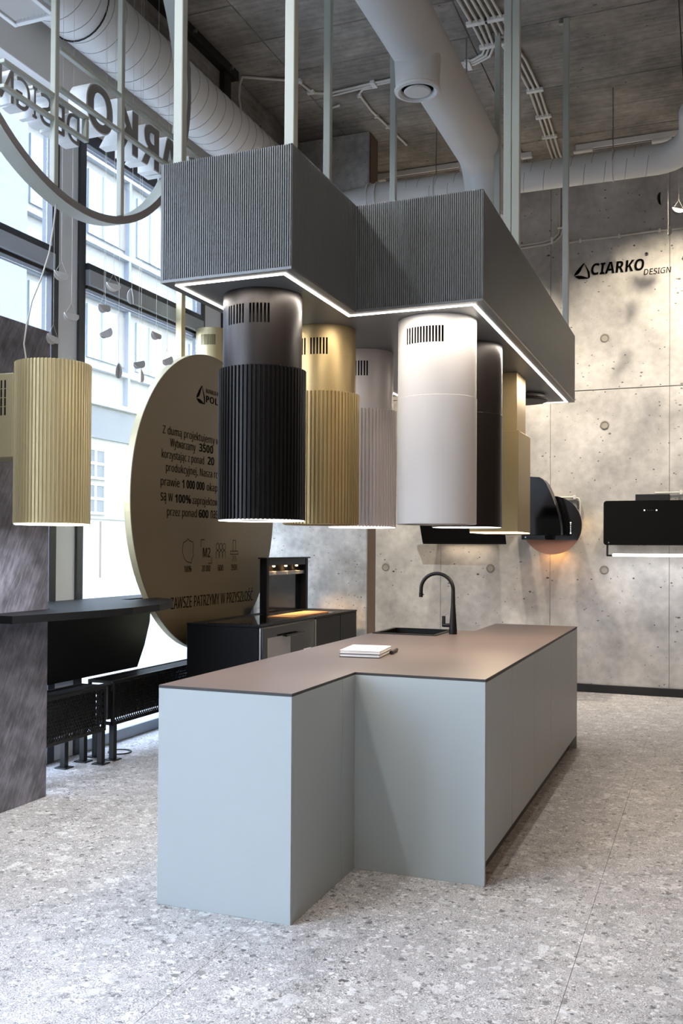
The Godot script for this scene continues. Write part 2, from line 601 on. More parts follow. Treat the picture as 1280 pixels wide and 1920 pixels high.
# ------------------------------------------------------------------ room shell
func shell() -> void:
	var fl := setting("floor", "grey terrazzo floor of large square tiles")
	part(fl, "screed", MB.new().box(-4.3, 4.2, -0.25, -0.004, -3.7, WALL + 0.3), M.grout)
	var xs := []
	var k := -4.0
	while k < 4.0:
		xs.append(-0.44 + 1.2 * k)
		k += 1.0
	for i in xs.size():
		var z := -4.2
		while z < WALL:
			var x0: float = maxf(xs[i] + 0.0006, -4.14)
			var x1: float = minf(xs[i] + 1.1994, 4.0)
			var z0 := maxf(z + 0.0006, -3.5)
			var z1 := minf(z + 1.1994, WALL)
			if x1 - x0 > 0.02 and z1 - z0 > 0.02:
				part(fl, "tile", MB.new().box(x0, x1, -0.02, 0.0, z0, z1, 0.0006), M.terrazzo)
			z += 1.2
	var ce := setting("ceiling", "raw concrete ceiling with board joints")
	part(ce, "slab", MB.new().box(-4.3, 4.2, CEIL + 0.02, CEIL + 0.3, -3.7, WALL + 0.3), M.joint)
	for xi in range(-1, 5):
		for zi in range(-21, 6):
			var x0 := maxf(-3.215 + 1.508 * xi + 0.003, -4.2)
			var x1 := minf(-3.215 + 1.508 * (xi + 1) - 0.003, 4.0)
			var z0 := maxf(7.215 + 0.524 * zi + 0.003, -3.5)
			var z1 := minf(7.215 + 0.524 * (zi + 1) - 0.003, WALL)
			if x1 - x0 < 0.03 or z1 - z0 < 0.03:
				continue
			var dy := rng.randf_range(0.0, 0.006)
			part(ce, "panel", MB.new().box(x0, x1, CEIL + dy, CEIL + 0.05, z0, z1, 0.003), M.ceiling_concrete)
	var wb := setting("wall_back", "fair-faced concrete wall with formwork joints and tie holes")
	part(wb, "core", MB.new().box(-4.3, 4.2, 0.0, CEIL, WALL + 0.012, WALL + 0.3), M.tie_ring)
	for xi in range(-3, 5):
		for yi in 2:
			var x0 := maxf(-1.542 + 1.178 * xi + 0.0015, -4.2)
			var x1 := minf(-1.542 + 1.178 * (xi + 1) - 0.0015, 4.0)
			if x1 - x0 < 0.05:
				continue
			var y0 := 0.0 if yi == 0 else 3.125
			var y1 := 3.118 if yi == 0 else CEIL
			var dz := rng.randf_range(0.0, 0.004)
			part(wb, "panel", MB.new().box(x0, x1, y0, y1, WALL + dz, WALL + 0.05, 0.003), M.concrete)
			for ty in ([1.262, 2.754] if yi == 0 else [3.653]):
				var tx := (-1.542 + 1.178 * xi) + 0.55
				if tx < -4.0 or tx > 3.9:
					continue
				var b := MB.new()
				var c := V(tx, ty, WALL - 0.002)
				b.tube([c, c + Vector3(0, 0, -0.03)], 0.03, 20)
				part(wb, "tie_plug", b, M.plug)
				var ring := MB.new()
				for a in 20:
					var p := Vector3(cos(TAU * a / 20), sin(TAU * a / 20), 0)
					var q := Vector3(cos(TAU * (a + 1) / 20), sin(TAU * (a + 1) / 20), 0)
					ring.quad(c + p * 0.030, c + q * 0.030, c + q * 0.036 + Vector3(0, 0, 0.004), c + p * 0.036 + Vector3(0, 0, 0.004), Vector3(0, 0, 1))
					ring.quad(c + p * 0.036 + Vector3(0, 0, 0.004), c + q * 0.036 + Vector3(0, 0, 0.004), c + q * 0.046, c + p * 0.046, Vector3(0, 0, 1))
				part(wb, "tie_ring", ring, M.tie_ring)
	var bb := setting("baseboard_back", "black skirting along the concrete wall")
	part(bb, "board", MB.new().box(-2.9, 4.0, 0.0, 0.085, WALL - 0.02, WALL, 0.003), M.black_base)
	var wr := setting("wall_right", "brown rendered wall on the right")
	for zi in range(0, 8):
		part(wr, "panel", MB.new().box(4.0, 4.2, 0.0, CEIL, -3.5 + 1.72 * zi + 0.003, -3.5 + 1.72 * (zi + 1) - 0.003, 0.003), M.brown_render)
	# pier that stands in front of the back wall and closes the window side
	var wp := setting("wall_pier", "pitted concrete pier with a rusty brown steel edge")
	part(wp, "lower_pour", MB.new().box(-4.2, -2.972, 0.0, 2.6, 8.5, 8.75, 0.006), M.pier_concrete)
	part(wp, "upper_pour", MB.new().box(-4.2, -2.972, 2.606, CEIL, 8.5, 8.75, 0.006), M.pier_concrete)
	part(wp, "steel_edge", MB.new().box(-2.972, -2.962, 0.0, CEIL, 8.535, 8.75, 0.002), M.brown_steel, "brown weathered steel edge strip")
	for ty in [1.27, 2.1]:
		for tx in [-3.6, -3.12]:
			var c := V(tx, ty, 8.498)
			part(wp, "tie_plug", MB.new().tube([c, c + Vector3(0, 0, -0.02)], 0.028, 18), M.plug)
	# downstand beam along the windows with a dark steel angle
	var be := setting("ceiling_beam", "dark concrete beam over the window side")
	part(be, "beam", MB.new().box(-3.938, -3.674, 5.07, CEIL, -3.5, 8.5, 0.006), M.ceiling_concrete)
	part(be, "steel_angle", MB.new().box(-3.676, -3.60, CEIL - 0.075, CEIL, 2.0, 7.05, 0.003), M.dark_steel, "black steel angle along the beam edge")
	part(be, "steel_bracket", MB.new().box(-3.676, -3.63, 4.95, CEIL - 0.07, 6.85, 6.97, 0.003), M.dark_steel)
	for z in [5.2, 5.75, 6.3, 6.9]:
		var c := V(-3.6, CEIL - 0.04, z)
		part(be, "bolt", MB.new().tube([c, c + Vector3(0.025, 0, 0)], 0.014, 8), M.steel)
	var so := setting("trim_1", "white plaster bulkhead above the windows")
	part(so, "bulkhead", MB.new().box(-4.2, -3.94, 4.46, CEIL, -3.5, 8.5, 0.004), M.plaster)

# ------------------------------------------------------------------ glazing
func glazed_bay(n: Node3D, z0: float, z1: float) -> void:
	var xo := -4.22
	var xi := -4.13
	for z in [z0, z1 - 0.075]:
		part(n, "mullion", MB.new().box(xo, xi, 0.0, 4.46, z, z + 0.075, 0.004), M.mullion)
	part(n, "sill_frame", MB.new().box(xo, xi, 0.0, 0.085, z0 + 0.076, z1 - 0.076, 0.004), M.mullion_light)
	part(n, "head_frame", MB.new().box(xo, xi, 4.36, 4.46, z0 + 0.076, z1 - 0.076, 0.004), M.mullion)
	part(n, "transom", MB.new().box(xo - 0.02, xi + 0.03, 3.34, 3.452, z0 + 0.076, z1 - 0.076, 0.004), M.mullion_light)
	part(n, "transom_cap", MB.new().box(xo, xi + 0.02, 3.453, 3.50, z0 + 0.076, z1 - 0.076, 0.003), M.mullion)
	part(n, "transom_gasket", MB.new().box(xo, xi + 0.01, 3.315, 3.339, z0 + 0.076, z1 - 0.076, 0.003), M.black_base)
	part(n, "pane", MB.new().box(-4.185, -4.175, 0.086, 3.314, z0 + 0.076, z1 - 0.076), M.glass)
	part(n, "pane", MB.new().box(-4.185, -4.175, 3.501, 4.359, z0 + 0.076, z1 - 0.076), M.glass)

func windows() -> void:
	var bays := [[-3.4, -0.95], [-0.61, 1.46], [1.80, 3.30], [3.58, 5.41], [5.64, 7.47], [7.80, 8.49]]
	for i in bays.size():
		var n := setting("window_%d" % (i + 1), "tall window with dark frame and transom")
		glazed_bay(n, bays[i][0], bays[i][1])
	var wl := setting("wall_left", "pale pilasters between the tall windows")
	for p in [[-3.5, -3.4], [-0.95, -0.61], [1.46, 1.80], [3.30, 3.58], [5.41, 5.64], [7.47, 7.80]]:
		part(wl, "pilaster", MB.new().box(-4.24, -4.15, 0.0, 4.46, p[0], p[1]), M.pilaster)
	part(wl, "lintel", MB.new().box(-4.3, -4.2, 4.46, CEIL, -3.5, 8.6), M.plaster)
	part(wl, "end_wall", MB.new().box(-4.3, -4.2, 0.0, CEIL, 8.49, WALL), M.pier_concrete)
	var wf := setting("wall_front", "concrete wall behind the photographer")
	part(wf, "wall", MB.new().box(-4.3, 4.2, 0.0, CEIL, -3.7, -3.5), M.concrete)

# ------------------------------------------------------------------ street
func outside() -> void:
	var st := setting("street", "pale paved street outside the windows")
	part(st, "pavement", MB.new().box(-14.0, -4.3, -0.4, -0.12, -8.0, 40.0), M.paving)
	for k in 9:
		part(st, "kerb_stone", MB.new().box(-6.6, -5.3, -0.12, 0.02, 3.0 + k * 1.7, 4.68 + k * 1.7, 0.01), M.paving)
	var b := thing("apartment_building", "pale apartment house across the street, seen through the tall windows", "building", "", V(-13, -0.12, 18))
	part(b, "wall", MB.new().box(-16.0, -13.0, -0.12, 13.0, 6.0, 40.0), M.facade)
	part(b, "grey_wing", MB.new().box(-13.0, -12.7, 2.0, 13.0, 8.0, 15.6), M.facade_grey)
	part(b, "dark_storey", MB.new().box(-13.0, -12.93, 3.95, 4.65, 15.7, 30.0), M.facade_dark, "dark strip of shop windows")
	part(b, "plaster_panel", MB.new().box(-13.0, -12.95, 0.7, 2.05, 18.6, 20.4), M.facade_pink)
	part(b, "plinth", MB.new().box(-13.0, -12.9, -0.12, 0.75, 15.7, 40.0), M.paving)
	part(b, "brick_field", MB.new().box(-13.0, -12.96, 2.1, 3.8, 15.7, 30.0), M.facade_brick)
	for y in [4.7, 5.5, 7.1, 8.3, 10.2]:
		part(b, "ledge", MB.new().box(-13.0, -12.85, y, y + 0.10, 15.6, 40.0), M.facade_trim)
	for z in [17.6, 19.5, 22.0, 24.6]:
		part(b, "downpipe", MB.new().box(-13.0, -12.86, 4.8, 13.0, z, z + 0.09), M.facade_grey)
	for row in [[5.75, 1.2], [8.55, 1.45], [10.6, 1.6]]:
		for z in [16.0, 18.0, 20.0, 22.6, 25.0]:
			var w := part(b, "window", MB.new().box(-13.0, -12.95, row[0], row[0] + row[1], z, z + 1.15), M.facade_glass)
			part(w, "window_frame", MB.new().box(-12.96, -12.92, row[0], row[0] + row[1], z + 0.54, z + 0.60), M.facade_trim)
			part(b, "brick_panel", MB.new().box(-13.0, -12.97, row[0], row[0] + row[1], z + 1.17, z + 1.5), M.facade_brick)
	for row in [2.2, 3.0]:
		for z in [17.9, 21.0, 23.4]:
			var w := part(b, "window", MB.new().box(-12.97, -12.93, row, row + 0.72, z, z + 0.8), M.facade_dark)
			for q in [0.0, 0.37, 0.74]:
				part(w, "window_frame", MB.new().box(-12.95, -12.90, row, row + 0.72, z + q, z + q + 0.06), M.facade_trim)
			for q in [0.0, 0.33, 0.66]:
				part(w, "window_frame", MB.new().box(-12.95, -12.91, row + q, row + q + 0.06, z, z + 0.8), M.facade_trim)

# ------------------------------------------------------------------ island
const IX0 := -2.105
const IX1 := -1.505
const IX2 := -0.9014
const IZ0 := 3.438
const IZ1 := 4.164
const IZ2 := 6.603
const IZ3 := 7.324

func s_plan(g: float) -> PackedVector2Array:
	# outline of the island, drawn in by g
	return PackedVector2Array([Vector2(IX0 + g, IZ0 + g), Vector2(IX1 - g, IZ0 + g), Vector2(IX1 - g, IZ1 + g), Vector2(IX2 - g, IZ1 + g), Vector2(IX2 - g, IZ3 - g), Vector2(IX1 + g, IZ3 - g), Vector2(IX1 + g, IZ2 - g), Vector2(IX0 + g, IZ2 - g)])

func island() -> void:
	var t := thing("kitchen_island", "blue-grey stepped kitchen island under the dark worktop, flat handleless fronts", "kitchen island", "", V(-1.5, 0, 5.3))
	var top := 0.888
	part(t, "end_panel", MB.new().box(IX0, IX1, 0.0, top, IZ0, IZ0 + 0.02, 0.0012), M.island)
	part(t, "side_panel", MB.new().box(IX1 - 0.02, IX1, 0.0, top, IZ0 + 0.0205, IZ0 + 0.56, 0.0012), M.island)
	part(t, "side_panel", MB.new().box(IX1 - 0.02, IX1, 0.0, top, IZ0 + 0.563, IZ1 - 0.001, 0.0012), M.island)
	part(t, "end_panel", MB.new().box(IX1 - 0.018, IX2, 0.0, top, IZ1, IZ1 + 0.02, 0.0012), M.island)
	part(t, "carcass", MB.new().prism("y", PackedVector2Array([Vector2(IX0 + 0.02, IZ0 + 0.021), Vector2(IX1 - 0.021, IZ0 + 0.021), Vector2(IX1 - 0.021, IZ1 + 0.021), Vector2(IX2 - 0.021, IZ1 + 0.021), Vector2(IX2 - 0.021, IZ3 - 0.021), Vector2(IX1 + 0.021, IZ3 - 0.021), Vector2(IX1 + 0.021, IZ2 - 0.021), Vector2(IX0 + 0.02, IZ2 - 0.021)]), 0.10, 0.712), M.plinth)
	part(t, "front_rail", MB.new().box(IX2 - 0.06, IX2 - 0.0215, 0.714, 0.884, IZ1 + 0.022, IZ3 - 0.022), M.plinth)
	part(t, "plinth", MB.new().box(IX2 - 0.065, IX2 - 0.05, 0.0, 0.0995, IZ1 + 0.021, IZ3 - 0.021), M.plinth)
	part(t, "plinth", MB.new().box(IX0 + 0.05, IX0 + 0.065, 0.0, 0.0995, IZ0 + 0.021, IZ2 - 0.021), M.plinth)
	var seams := [IZ1 + 0.0215, 4.793, 5.443, 6.055, IZ3 - 0.0215]
	for i in 4:
		part(t, "door", MB.new().box(IX2 - 0.02, IX2 - 0.0005, 0.10, top - 0.004, seams[i] + 0.002, seams[i + 1] - 0.002, 0.0015), M.island)
	for i in 5:
		var z0 := IZ0 + 0.021 + 0.6248 * i
		part(t, "door", MB.new().box(IX0, IX0 + 0.02, 0.10, top - 0.004, z0 + 0.0015, z0 + 0.6233, 0.0015), M.island)
	part(t, "end_panel", MB.new().box(IX1 + 0.001, IX2, 0.0, top, IZ3 - 0.02, IZ3, 0.0012), M.island)
	part(t, "end_panel", MB.new().box(IX0, IX1 + 0.001, 0.0, top, IZ2 - 0.02, IZ2, 0.0012), M.island)
	part(t, "side_panel", MB.new().box(IX1 + 0.001, IX1 + 0.02, 0.0, top, IZ2, IZ3 - 0.021, 0.0012), M.island)
	# worktop, split round the sink cut-out
	var w := thing("worktop", "brown-grey thin stepped worktop with black edge, lying on the blue-grey island", "worktop", "", V(-1.5, 0.888, 5.3))
	var sx0 := -2.075
	var sx1 := -1.655
	var sz0 := 6.11
	var sz1 := 6.565
	var y0 := 0.8885
	var y1 := 0.9
	var b := MB.new()
	b.prism("y", PackedVector2Array([Vector2(IX0, IZ0), Vector2(IX1, IZ0), Vector2(IX1, IZ1), Vector2(IX1, sz0), Vector2(IX0, sz0)]), y0, y1 - 0.0008, true)
	b.prism("y", PackedVector2Array([Vector2(IX1, IZ1), Vector2(IX2, IZ1), Vector2(IX2, IZ3), Vector2(IX1, IZ3)]), y0, y1 - 0.0008, true)
	b.box(IX0, sx0, y0, y1 - 0.0008, sz0, IZ2)
	b.box(sx0, IX1, y0, y1 - 0.0008, sz1, IZ2)
	b.box(sx1, IX1, y0, y1 - 0.0008, sz0, sz1)
	part(w, "edge", b, M.worktop_edge, "black core edge of the board")
	var s := MB.new()
	s.prism("y", PackedVector2Array([Vector2(IX0 + 0.0008, IZ0 + 0.0008), Vector2(IX1 - 0.0008, IZ0 + 0.0008), Vector2(IX1 - 0.0008, sz0), Vector2(IX0 + 0.0008, sz0)]), y1 - 0.001, y1)
	s.box(IX0 + 0.0008, sx0, y1 - 0.001, y1, sz0, IZ2 - 0.0008)
	s.box(sx0, IX1, y1 - 0.001, y1, sz1, IZ2 - 0.0008)
	s.box(sx1, IX1, y1 - 0.001, y1, sz0, sz1)
	part(w, "surface", s, M.worktop)
	part(w, "surface", MB.new().box(IX1 - 0.0004, IX2 - 0.0008, y1 - 0.001, y1, IZ1 + 0.0008, IZ3 - 0.0008), M.worktop)
	# sink
	var sk := thing("sink", "black rectangular inset sink at the far corner of the worktop", "sink", "", V(-1.865, 0.9, 6.34))
	var rim := MB.new()
	rim.box(sx0 - 0.012, sx1 + 0.012, 0.9003, 0.906, sz0 - 0.012, sz0 + 0.018, 0.002)
	rim.box(sx0 - 0.012, sx1 + 0.012, 0.9003, 0.906, sz1 - 0.018, sz1 + 0.012, 0.002)
	rim.box(sx0 - 0.012, sx0 + 0.018, 0.9003, 0.906, sz0 + 0.018, sz1 - 0.018, 0.002)
	rim.box(sx1 - 0.018, sx1 + 0.012, 0.9003, 0.906, sz0 + 0.018, sz1 - 0.018, 0.002)
	part(sk, "rim", rim, M.black_matt)
	var bowl := MB.new()
	bowl.box(sx0 + 0.003, sx1 - 0.003, 0.715, 0.73, sz0 + 0.003, sz1 - 0.003)
	bowl.box(sx0 + 0.003, sx0 + 0.012, 0.731, 0.9003, sz0 + 0.003, sz1 - 0.003)
	bowl.box(sx1 - 0.012, sx1 - 0.003, 0.731, 0.9003, sz0 + 0.003, sz1 - 0.003)
	bowl.box(sx0 + 0.013, sx1 - 0.013, 0.731, 0.9003, sz0 + 0.003, sz0 + 0.012)
	bowl.box(sx0 + 0.013, sx1 - 0.013, 0.731, 0.9003, sz1 - 0.012, sz1 - 0.003)
	part(sk, "bowl", bowl, M.black_matt)
	part(sk, "drain", MB.new().lathe(-1.865, 6.34, [Vector2(0, 0.7305), Vector2(0.045, 0.7305), Vector2(0.045, 0.735), Vector2(0, 0.735)], 24), M.steel)
	# tap
	var f := thing("kitchen_tap", "black gooseneck kitchen tap beside the sink", "tap", "", V(-1.58, 0.9, 6.284))
	part(f, "body", MB.new().lathe(-1.58, 6.284, [Vector2(0, 0.9003), Vector2(0.027, 0.9003), Vector2(0.0265, 0.93), Vector2(0.0145, 1.10), Vector2(0.0125, 1.19), Vector2(0, 1.19)], 28), M.black_matt)
	var sp := [V(-1.58, 1.185, 6.284)]
	for k in 19:
		var a := PI * k / 18.0
		sp.append(V(-1.691 + 0.111 * cos(a), 1.195 + 0.108 * sin(a), 6.284))
	sp.append(V(-1.8025, 1.175, 6.284))
	part(f, "spout", MB.new().tube(sp, 0.0125, 14), M.black_matt)
	part(f, "spray_head", MB.new().tube([V(-1.8025, 1.1745, 6.284), V(-1.8035, 1.142, 6.284)], 0.0135, 16), M.black_matt)
	part(f, "button", MB.new().box(-1.79, -1.782, 1.156, 1.163, 6.28, 6.288, 0.001), M.black_matt)
	part(f, "lever_neck", MB.new().tube([V(-1.60, 0.958, 6.284), V(-1.65, 0.958, 6.284)], 0.0125, 14), M.black_matt)
	part(f, "lever", MB.new().box(-1.655, -1.633, 0.948, 1.02, 6.275, 6.293, 0.003), M.black_matt)
	# catalogues
	var bk := [[0.9003, "lower white catalogue with dark cover edge under the other one on the worktop", 0.0], [0.9185, "upper white catalogue with a pale picture on its cover, lying on the other one", 0.012]]
	for i in 2:
		var base := V(-1.70, bk[i][0], 4.87)
		var o := thing("catalogue", bk[i][1], "catalogue", "catalogues on the worktop", base)
		var tr := Transform3D(Basis(Vector3.UP, 0.10 + bk[i][2]), base + Vector3(0, 0, 0))
		part(o, "back_cover", MB.new().obox(tr * Transform3D(Basis(), Vector3(0, 0.0015, 0)), Vector3(0.215, 0.002, 0.30), 0.0005), M.black_matt if i == 0 else M.paper)
		part(o, "pages", MB.new().obox(tr * Transform3D(Basis(), Vector3(0.001, 0.009, 0)), Vector3(0.209, 0.012, 0.294)), M.paper)
		part(o, "front_cover", MB.new().obox(tr * Transform3D(Basis(), Vector3(0, 0.0165, 0)), Vector3(0.215, 0.002, 0.30), 0.0005), M.black_matt if i == 0 else M.paper)
		if i == 1:
			var pic := MB.new()
			var el := PackedVector2Array()
			for k in 24:
				el.append(Vector2(0.07 * cos(TAU * k / 24), 0.085 * sin(TAU * k / 24)))
			for k in 24:
				pic.tri(tr * Vector3(0.0, 0.0178, 0.0), tr * Vector3(el[k].x, 0.0178, el[k].y), tr * Vector3(el[(k + 1) % 24].x, 0.0178, el[(k + 1) % 24].y), Vector3.UP)
			part(o, "cover_picture", pic, M.sign_white)
			var mk := MB.new()
			mk.tri(tr * Vector3(0.03, 0.0182, -0.01), tr * Vector3(0.075, 0.0182, -0.03), tr * Vector3(0.06, 0.0182, 0.0), Vector3.UP)
			part(o, "cover_mark", mk, M.print)
	var pn := thing("marker_pen", "short black pen lying beside the catalogues", "pen", "", V(-1.57, 0.9, 5.02))
	part(pn, "barrel", MB.new().tube([V(-1.585, 0.9095, 4.98), V(-1.60, 0.9095, 5.10)], 0.009, 12), M.black_matt)
	part(pn, "cap", MB.new().tube([V(-1.584, 0.9105, 4.979), V(-1.578, 0.9105, 4.93)], 0.0103, 12), M.black_base)

# ------------------------------------------------------------------ canopy
const CY0 := 2.5644
const CY1 := 3.0593

func canopy() -> void:
	var t := thing("ribbed_canopy", "big grey ribbed stepped canopy with light line, hung on pale posts over the island", "canopy", "", V(-1.5, CY0, 5.3))
	var x0 := -2.110
	var x1 := -1.516
	var x2 := -0.9221
	var z0 := 3.4315
	var z1 := 4.1739
	var z2 := 6.60
	var z3 := 7.3154
	var pl := PackedVector2Array([Vector2(x0, z0), Vector2(x1, z0), Vector2(x1, z1), Vector2(x2, z1), Vector2(x2, z3), Vector2(x1, z3), Vector2(x1, z2), Vector2(x0, z2)])
	var outs := [Vector2(0, -1), Vector2(1, 0), Vector2(0, -1), Vector2(1, 0), Vector2(0, 1), Vector2(-1, 0), Vector2(0, 1), Vector2(-1, 0)]
	var d := 0.009
	for i in 8:
		var a := pl[i]
		var b := pl[(i + 1) % 8]
		var o: Vector2 = outs[i]
		var a2 := a - o * d
		var b2 := b - o * d
		part(t, "ribbed_panel", MB.new().ribbed(a2, b2, o, CY0 + 0.012, CY1, 0.0097, d), M.canopy)
	var g := 0.016
	var inner := PackedVector2Array([Vector2(x0 + g, z0 + g), Vector2(x1 - g, z0 + g), Vector2(x1 - g, z1 + g), Vector2(x2 - g, z1 + g), Vector2(x2 - g, z3 - g), Vector2(x1 + g, z3 - g), Vector2(x1 + g, z2 - g), Vector2(x0 + g, z2 - g)])
	part(t, "core", MB.new().prism("y", inner, CY0 + 0.02, CY1 - 0.004), M.canopy)
	var h := 0.001
	var low := PackedVector2Array([Vector2(x0 + h, z0 + h), Vector2(x1 - h, z0 + h), Vector2(x1 - h, z1 + h), Vector2(x2 - h, z1 + h), Vector2(x2 - h, z3 - h), Vector2(x1 + h, z3 - h), Vector2(x1 + h, z2 - h), Vector2(x0 + h, z2 - h)])
	part(t, "bottom_panel", MB.new().prism("y", low, CY0, CY0 + 0.0115), M.canopy)
	# light line let into the bottom
	var q := 0.052
	var w := 0.016
	var ln := [Vector2(x0 + q, z0 + q), Vector2(x1 - q, z0 + q), Vector2(x1 - q, z1 + q), Vector2(x2 - q, z1 + q), Vector2(x2 - q, z3 - q), Vector2(x1 + q, z3 - q), Vector2(x1 + q, z2 - q), Vector2(x0 + q, z2 - q)]
	for i in 8:
		var a: Vector2 = ln[i]
		var b: Vector2 = ln[(i + 1) % 8]
		var lo := Vector2(minf(a.x, b.x), minf(a.y, b.y))
		var hi := Vector2(maxf(a.x, b.x), maxf(a.y, b.y))
		if absf(a.x - b.x) > absf(a.y - b.y):
			lo.y -= w * 0.5; hi.y += w * 0.5; lo.x -= w * 0.5; hi.x += w * 0.5
		else:
			lo.x -= w * 0.5; hi.x += w * 0.5; lo.y += w * 0.5; hi.y -= w * 0.5
		part(t, "light_line", MB.new().box(lo.x, hi.x, CY0 - 0.0035, CY0 - 0.0002, lo.y, hi.y), M.led, "glowing white light line")
		var c := (a + b) * 0.5
		var len := a.distance_to(b)
		var sz := Vector2(len, w) if absf(a.x - b.x) > absf(a.y - b.y) else Vector2(w, len)
		area_light(t, "light_line_light", V(c.x, CY0 - 0.006, c.y), Vector3.DOWN, sz, 0.42 * len, Color(1.0, 0.95, 0.89))
	# hanging posts
	for p in [[-2.062, 3.50], [-1.542, 3.478], [-2.082, 5.23], [-2.082, 6.494], [-1.49, 7.24], [-0.978, 7.22]]:
		part(t, "hanging_post", MB.new().box(p[0] - 0.021, p[0] + 0.021, CY1 - 0.004, CEIL, p[1] - 0.021, p[1] + 0.021, 0.003), M.post)
	part(t, "hanging_post", MB.new().box(-0.99, -0.948, CY1 - 0.004, CEIL, 5.18, 5.222, 0.003), M.post)
	part(t, "hanging_post", MB.new().box(-1.0345, -0.9925, CY1 - 0.004, CEIL, 5.18, 5.222, 0.003), M.post)
	for p in [[-1.455, 7.24], [-1.015, 7.22]]:
		part(t, "ceiling_bracket", MB.new().box(p[0] - 0.016, p[0] + 0.016, CEIL - 0.035, CEIL, p[1] - 0.02, p[1] + 0.02, 0.003), M.steel)

# ------------------------------------------------------------------ round hoods
func slots_for(x: float, z: float, degs: Array, half: float, y0: float, y1: float) -> Array:
	var look := atan2(-z, -x)      # direction from the hood to the photographer
	var out := []
	for dg in degs:
		var a: float = look + deg_to_rad(dg)
		out.append([a - deg_to_rad(half), a + deg_to_rad(half), y0, y1])
	return out

func round_hood(called: String, label: String, x: float, z: float, rt: float, rb: float, ysplit: float, mt: Material, mb: Material, flutes: bool, degs: Array, sy0: float, sy1: float, lit: bool, ring_mat: Material) -> Node3D:
	var yb := 1.584
	var t := thing(called, label, "range hood", "hoods hanging from the ribbed canopy", V(x, yb, z))
	part(t, "chimney", MB.new().slotted(x, z, rt, ysplit - (0.03 if rt < rb - 0.004 else -0.0005), CY0 - 0.001, slots_for(x, z, degs, 1.5, sy0, sy1)), mt)
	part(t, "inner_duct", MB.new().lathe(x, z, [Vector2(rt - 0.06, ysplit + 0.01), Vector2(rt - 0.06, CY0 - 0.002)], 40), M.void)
	var body := MB.new()
	if flutes:
		body.fluted(x, z, rb, 0.0075, 62, yb + 0.004, ysplit)
		body.lathe(x, z, [Vector2(rb - 0.004, ysplit - 0.004), Vector2(rt - 0.003, ysplit - 0.004)], 64)
	else:
		body.lathe(x, z, [Vector2(rb - 0.012, yb + 0.002), Vector2(rb - 0.002, yb + 0.002), Vector2(rb, yb + 0.005), Vector2(rb, ysplit - 0.002), Vector2(rb - 0.002, ysplit), Vector2(rt - 0.003, ysplit)], 96)
	part(t, "body", body, mb)
	part(t, "filter_plate", MB.new().lathe(x, z, [Vector2(0, yb + 0.006), Vector2(rb - 0.036, yb + 0.006), Vector2(rb - 0.036, yb + 0.012), Vector2(0, yb + 0.012)], 64), mb)
	var ring := part(t, "light_ring", MB.new().lathe(x, z, [Vector2(rb - 0.034, yb + 0.004), Vector2(rb - 0.006, yb + 0.001), Vector2(rb - 0.004, yb + 0.005), Vector2(rb - 0.034, yb + 0.009)], 64), ring_mat)
	if lit:
		ring.set_meta("label", "glowing ring round the lower edge")
		area_light(t, "ring_light", V(x, yb - 0.004, z), Vector3.DOWN, Vector2(rb * 1.6, rb * 1.6), 0.5, Color(1.0, 0.93, 0.85))
	return t

func hanging_hoods() -> void:
	var six := [-56, -51, -45, -39, -34, -29, -18, -13, -7.5, -2.5, 3, 8]
	var all := [-48, -43, -38, -33, -28.5, -24, -19.5, -15, -10.5, -6, -1.5, 3, 7.5]
	round_hood("fluted_hood", "black fluted round hood at the front of the canopy", -1.805, 3.78, 0.172, 0.1915, 2.236, M.black_steel, M.black_matt, true, six, 2.415, 2.497, true, M.led)
	round_hood("fluted_hood", "gold fluted round hood between the black and the white fluted hoods", -1.81, 4.483, 0.172, 0.1915, 2.236, M.brass, M.brass, true, six, 2.415, 2.497, false, M.brass)
	round_hood("fluted_hood", "off-white fluted round hood behind the gold fluted one", -1.81, 5.102, 0.172, 0.1915, 2.236, M.pearl, M.pearl, true, six, 2.415, 2.497, true, M.led)
	round_hood("smooth_hood", "smooth white cylinder hood under the canopy front", -1.2145, 4.496, 0.1885, 0.1905, 2.188, M.white_hood, M.white_hood, false, all, 2.43, 2.507, false, M.steel)
	round_hood("smooth_hood", "smooth black cylinder hood right behind the white cylinder", -1.2145, 5.12, 0.187, 0.1885, 2.188, M.black_steel, M.black_steel, false, [], 2.43, 2.507, true, M.led)
	# square gold hood
	var t := thing("box_hood", "brushed gold rectangular hood with square chimney behind the black cylinder", "range hood", "hoods hanging from the ribbed canopy", V(-1.22, 1.571, 6.07))
	part(t, "chimney", MB.new().box(-1.352, -1.094, 2.18, CY0 - 0.001, 5.926, 6.225, 0.002), M.brass)
	part(t, "body", MB.new().box(-1.373, -1.073, 1.576, 2.195, 5.862, 6.285, 0.002), M.brass)
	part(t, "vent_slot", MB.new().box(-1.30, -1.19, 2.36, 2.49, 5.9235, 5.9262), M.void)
	part(t, "light_frame", MB.new().box(-1.371, -1.075, 1.5695, 1.5757, 5.864, 6.283), M.led_warm, "glowing lower edge")
	area_light(t, "frame_light", V(-1.223, 1.566, 6.07), Vector3.DOWN, Vector2(0.28, 0.4), 0.5, Color(1.0, 0.9, 0.78))
	# flat round extractor at the far end
	var e := thing("ceiling_extractor", "flat dark round extractor under the far end of the canopy", "extractor", "", V(-1.22, 2.51, 6.85))
	part(e, "collar", MB.new().lathe(-1.22, 6.85, [Vector2(0.15, 2.535), Vector2(0.15, CY0 - 0.0005)], 48), M.black_steel)
	part(e, "plate", MB.new().lathe(-1.22, 6.85, [Vector2(0, 2.515), Vector2(0.165, 2.515), Vector2(0.172, 2.522), Vector2(0.165, 2.537), Vector2(0, 2.537)], 64), M.black_steel)

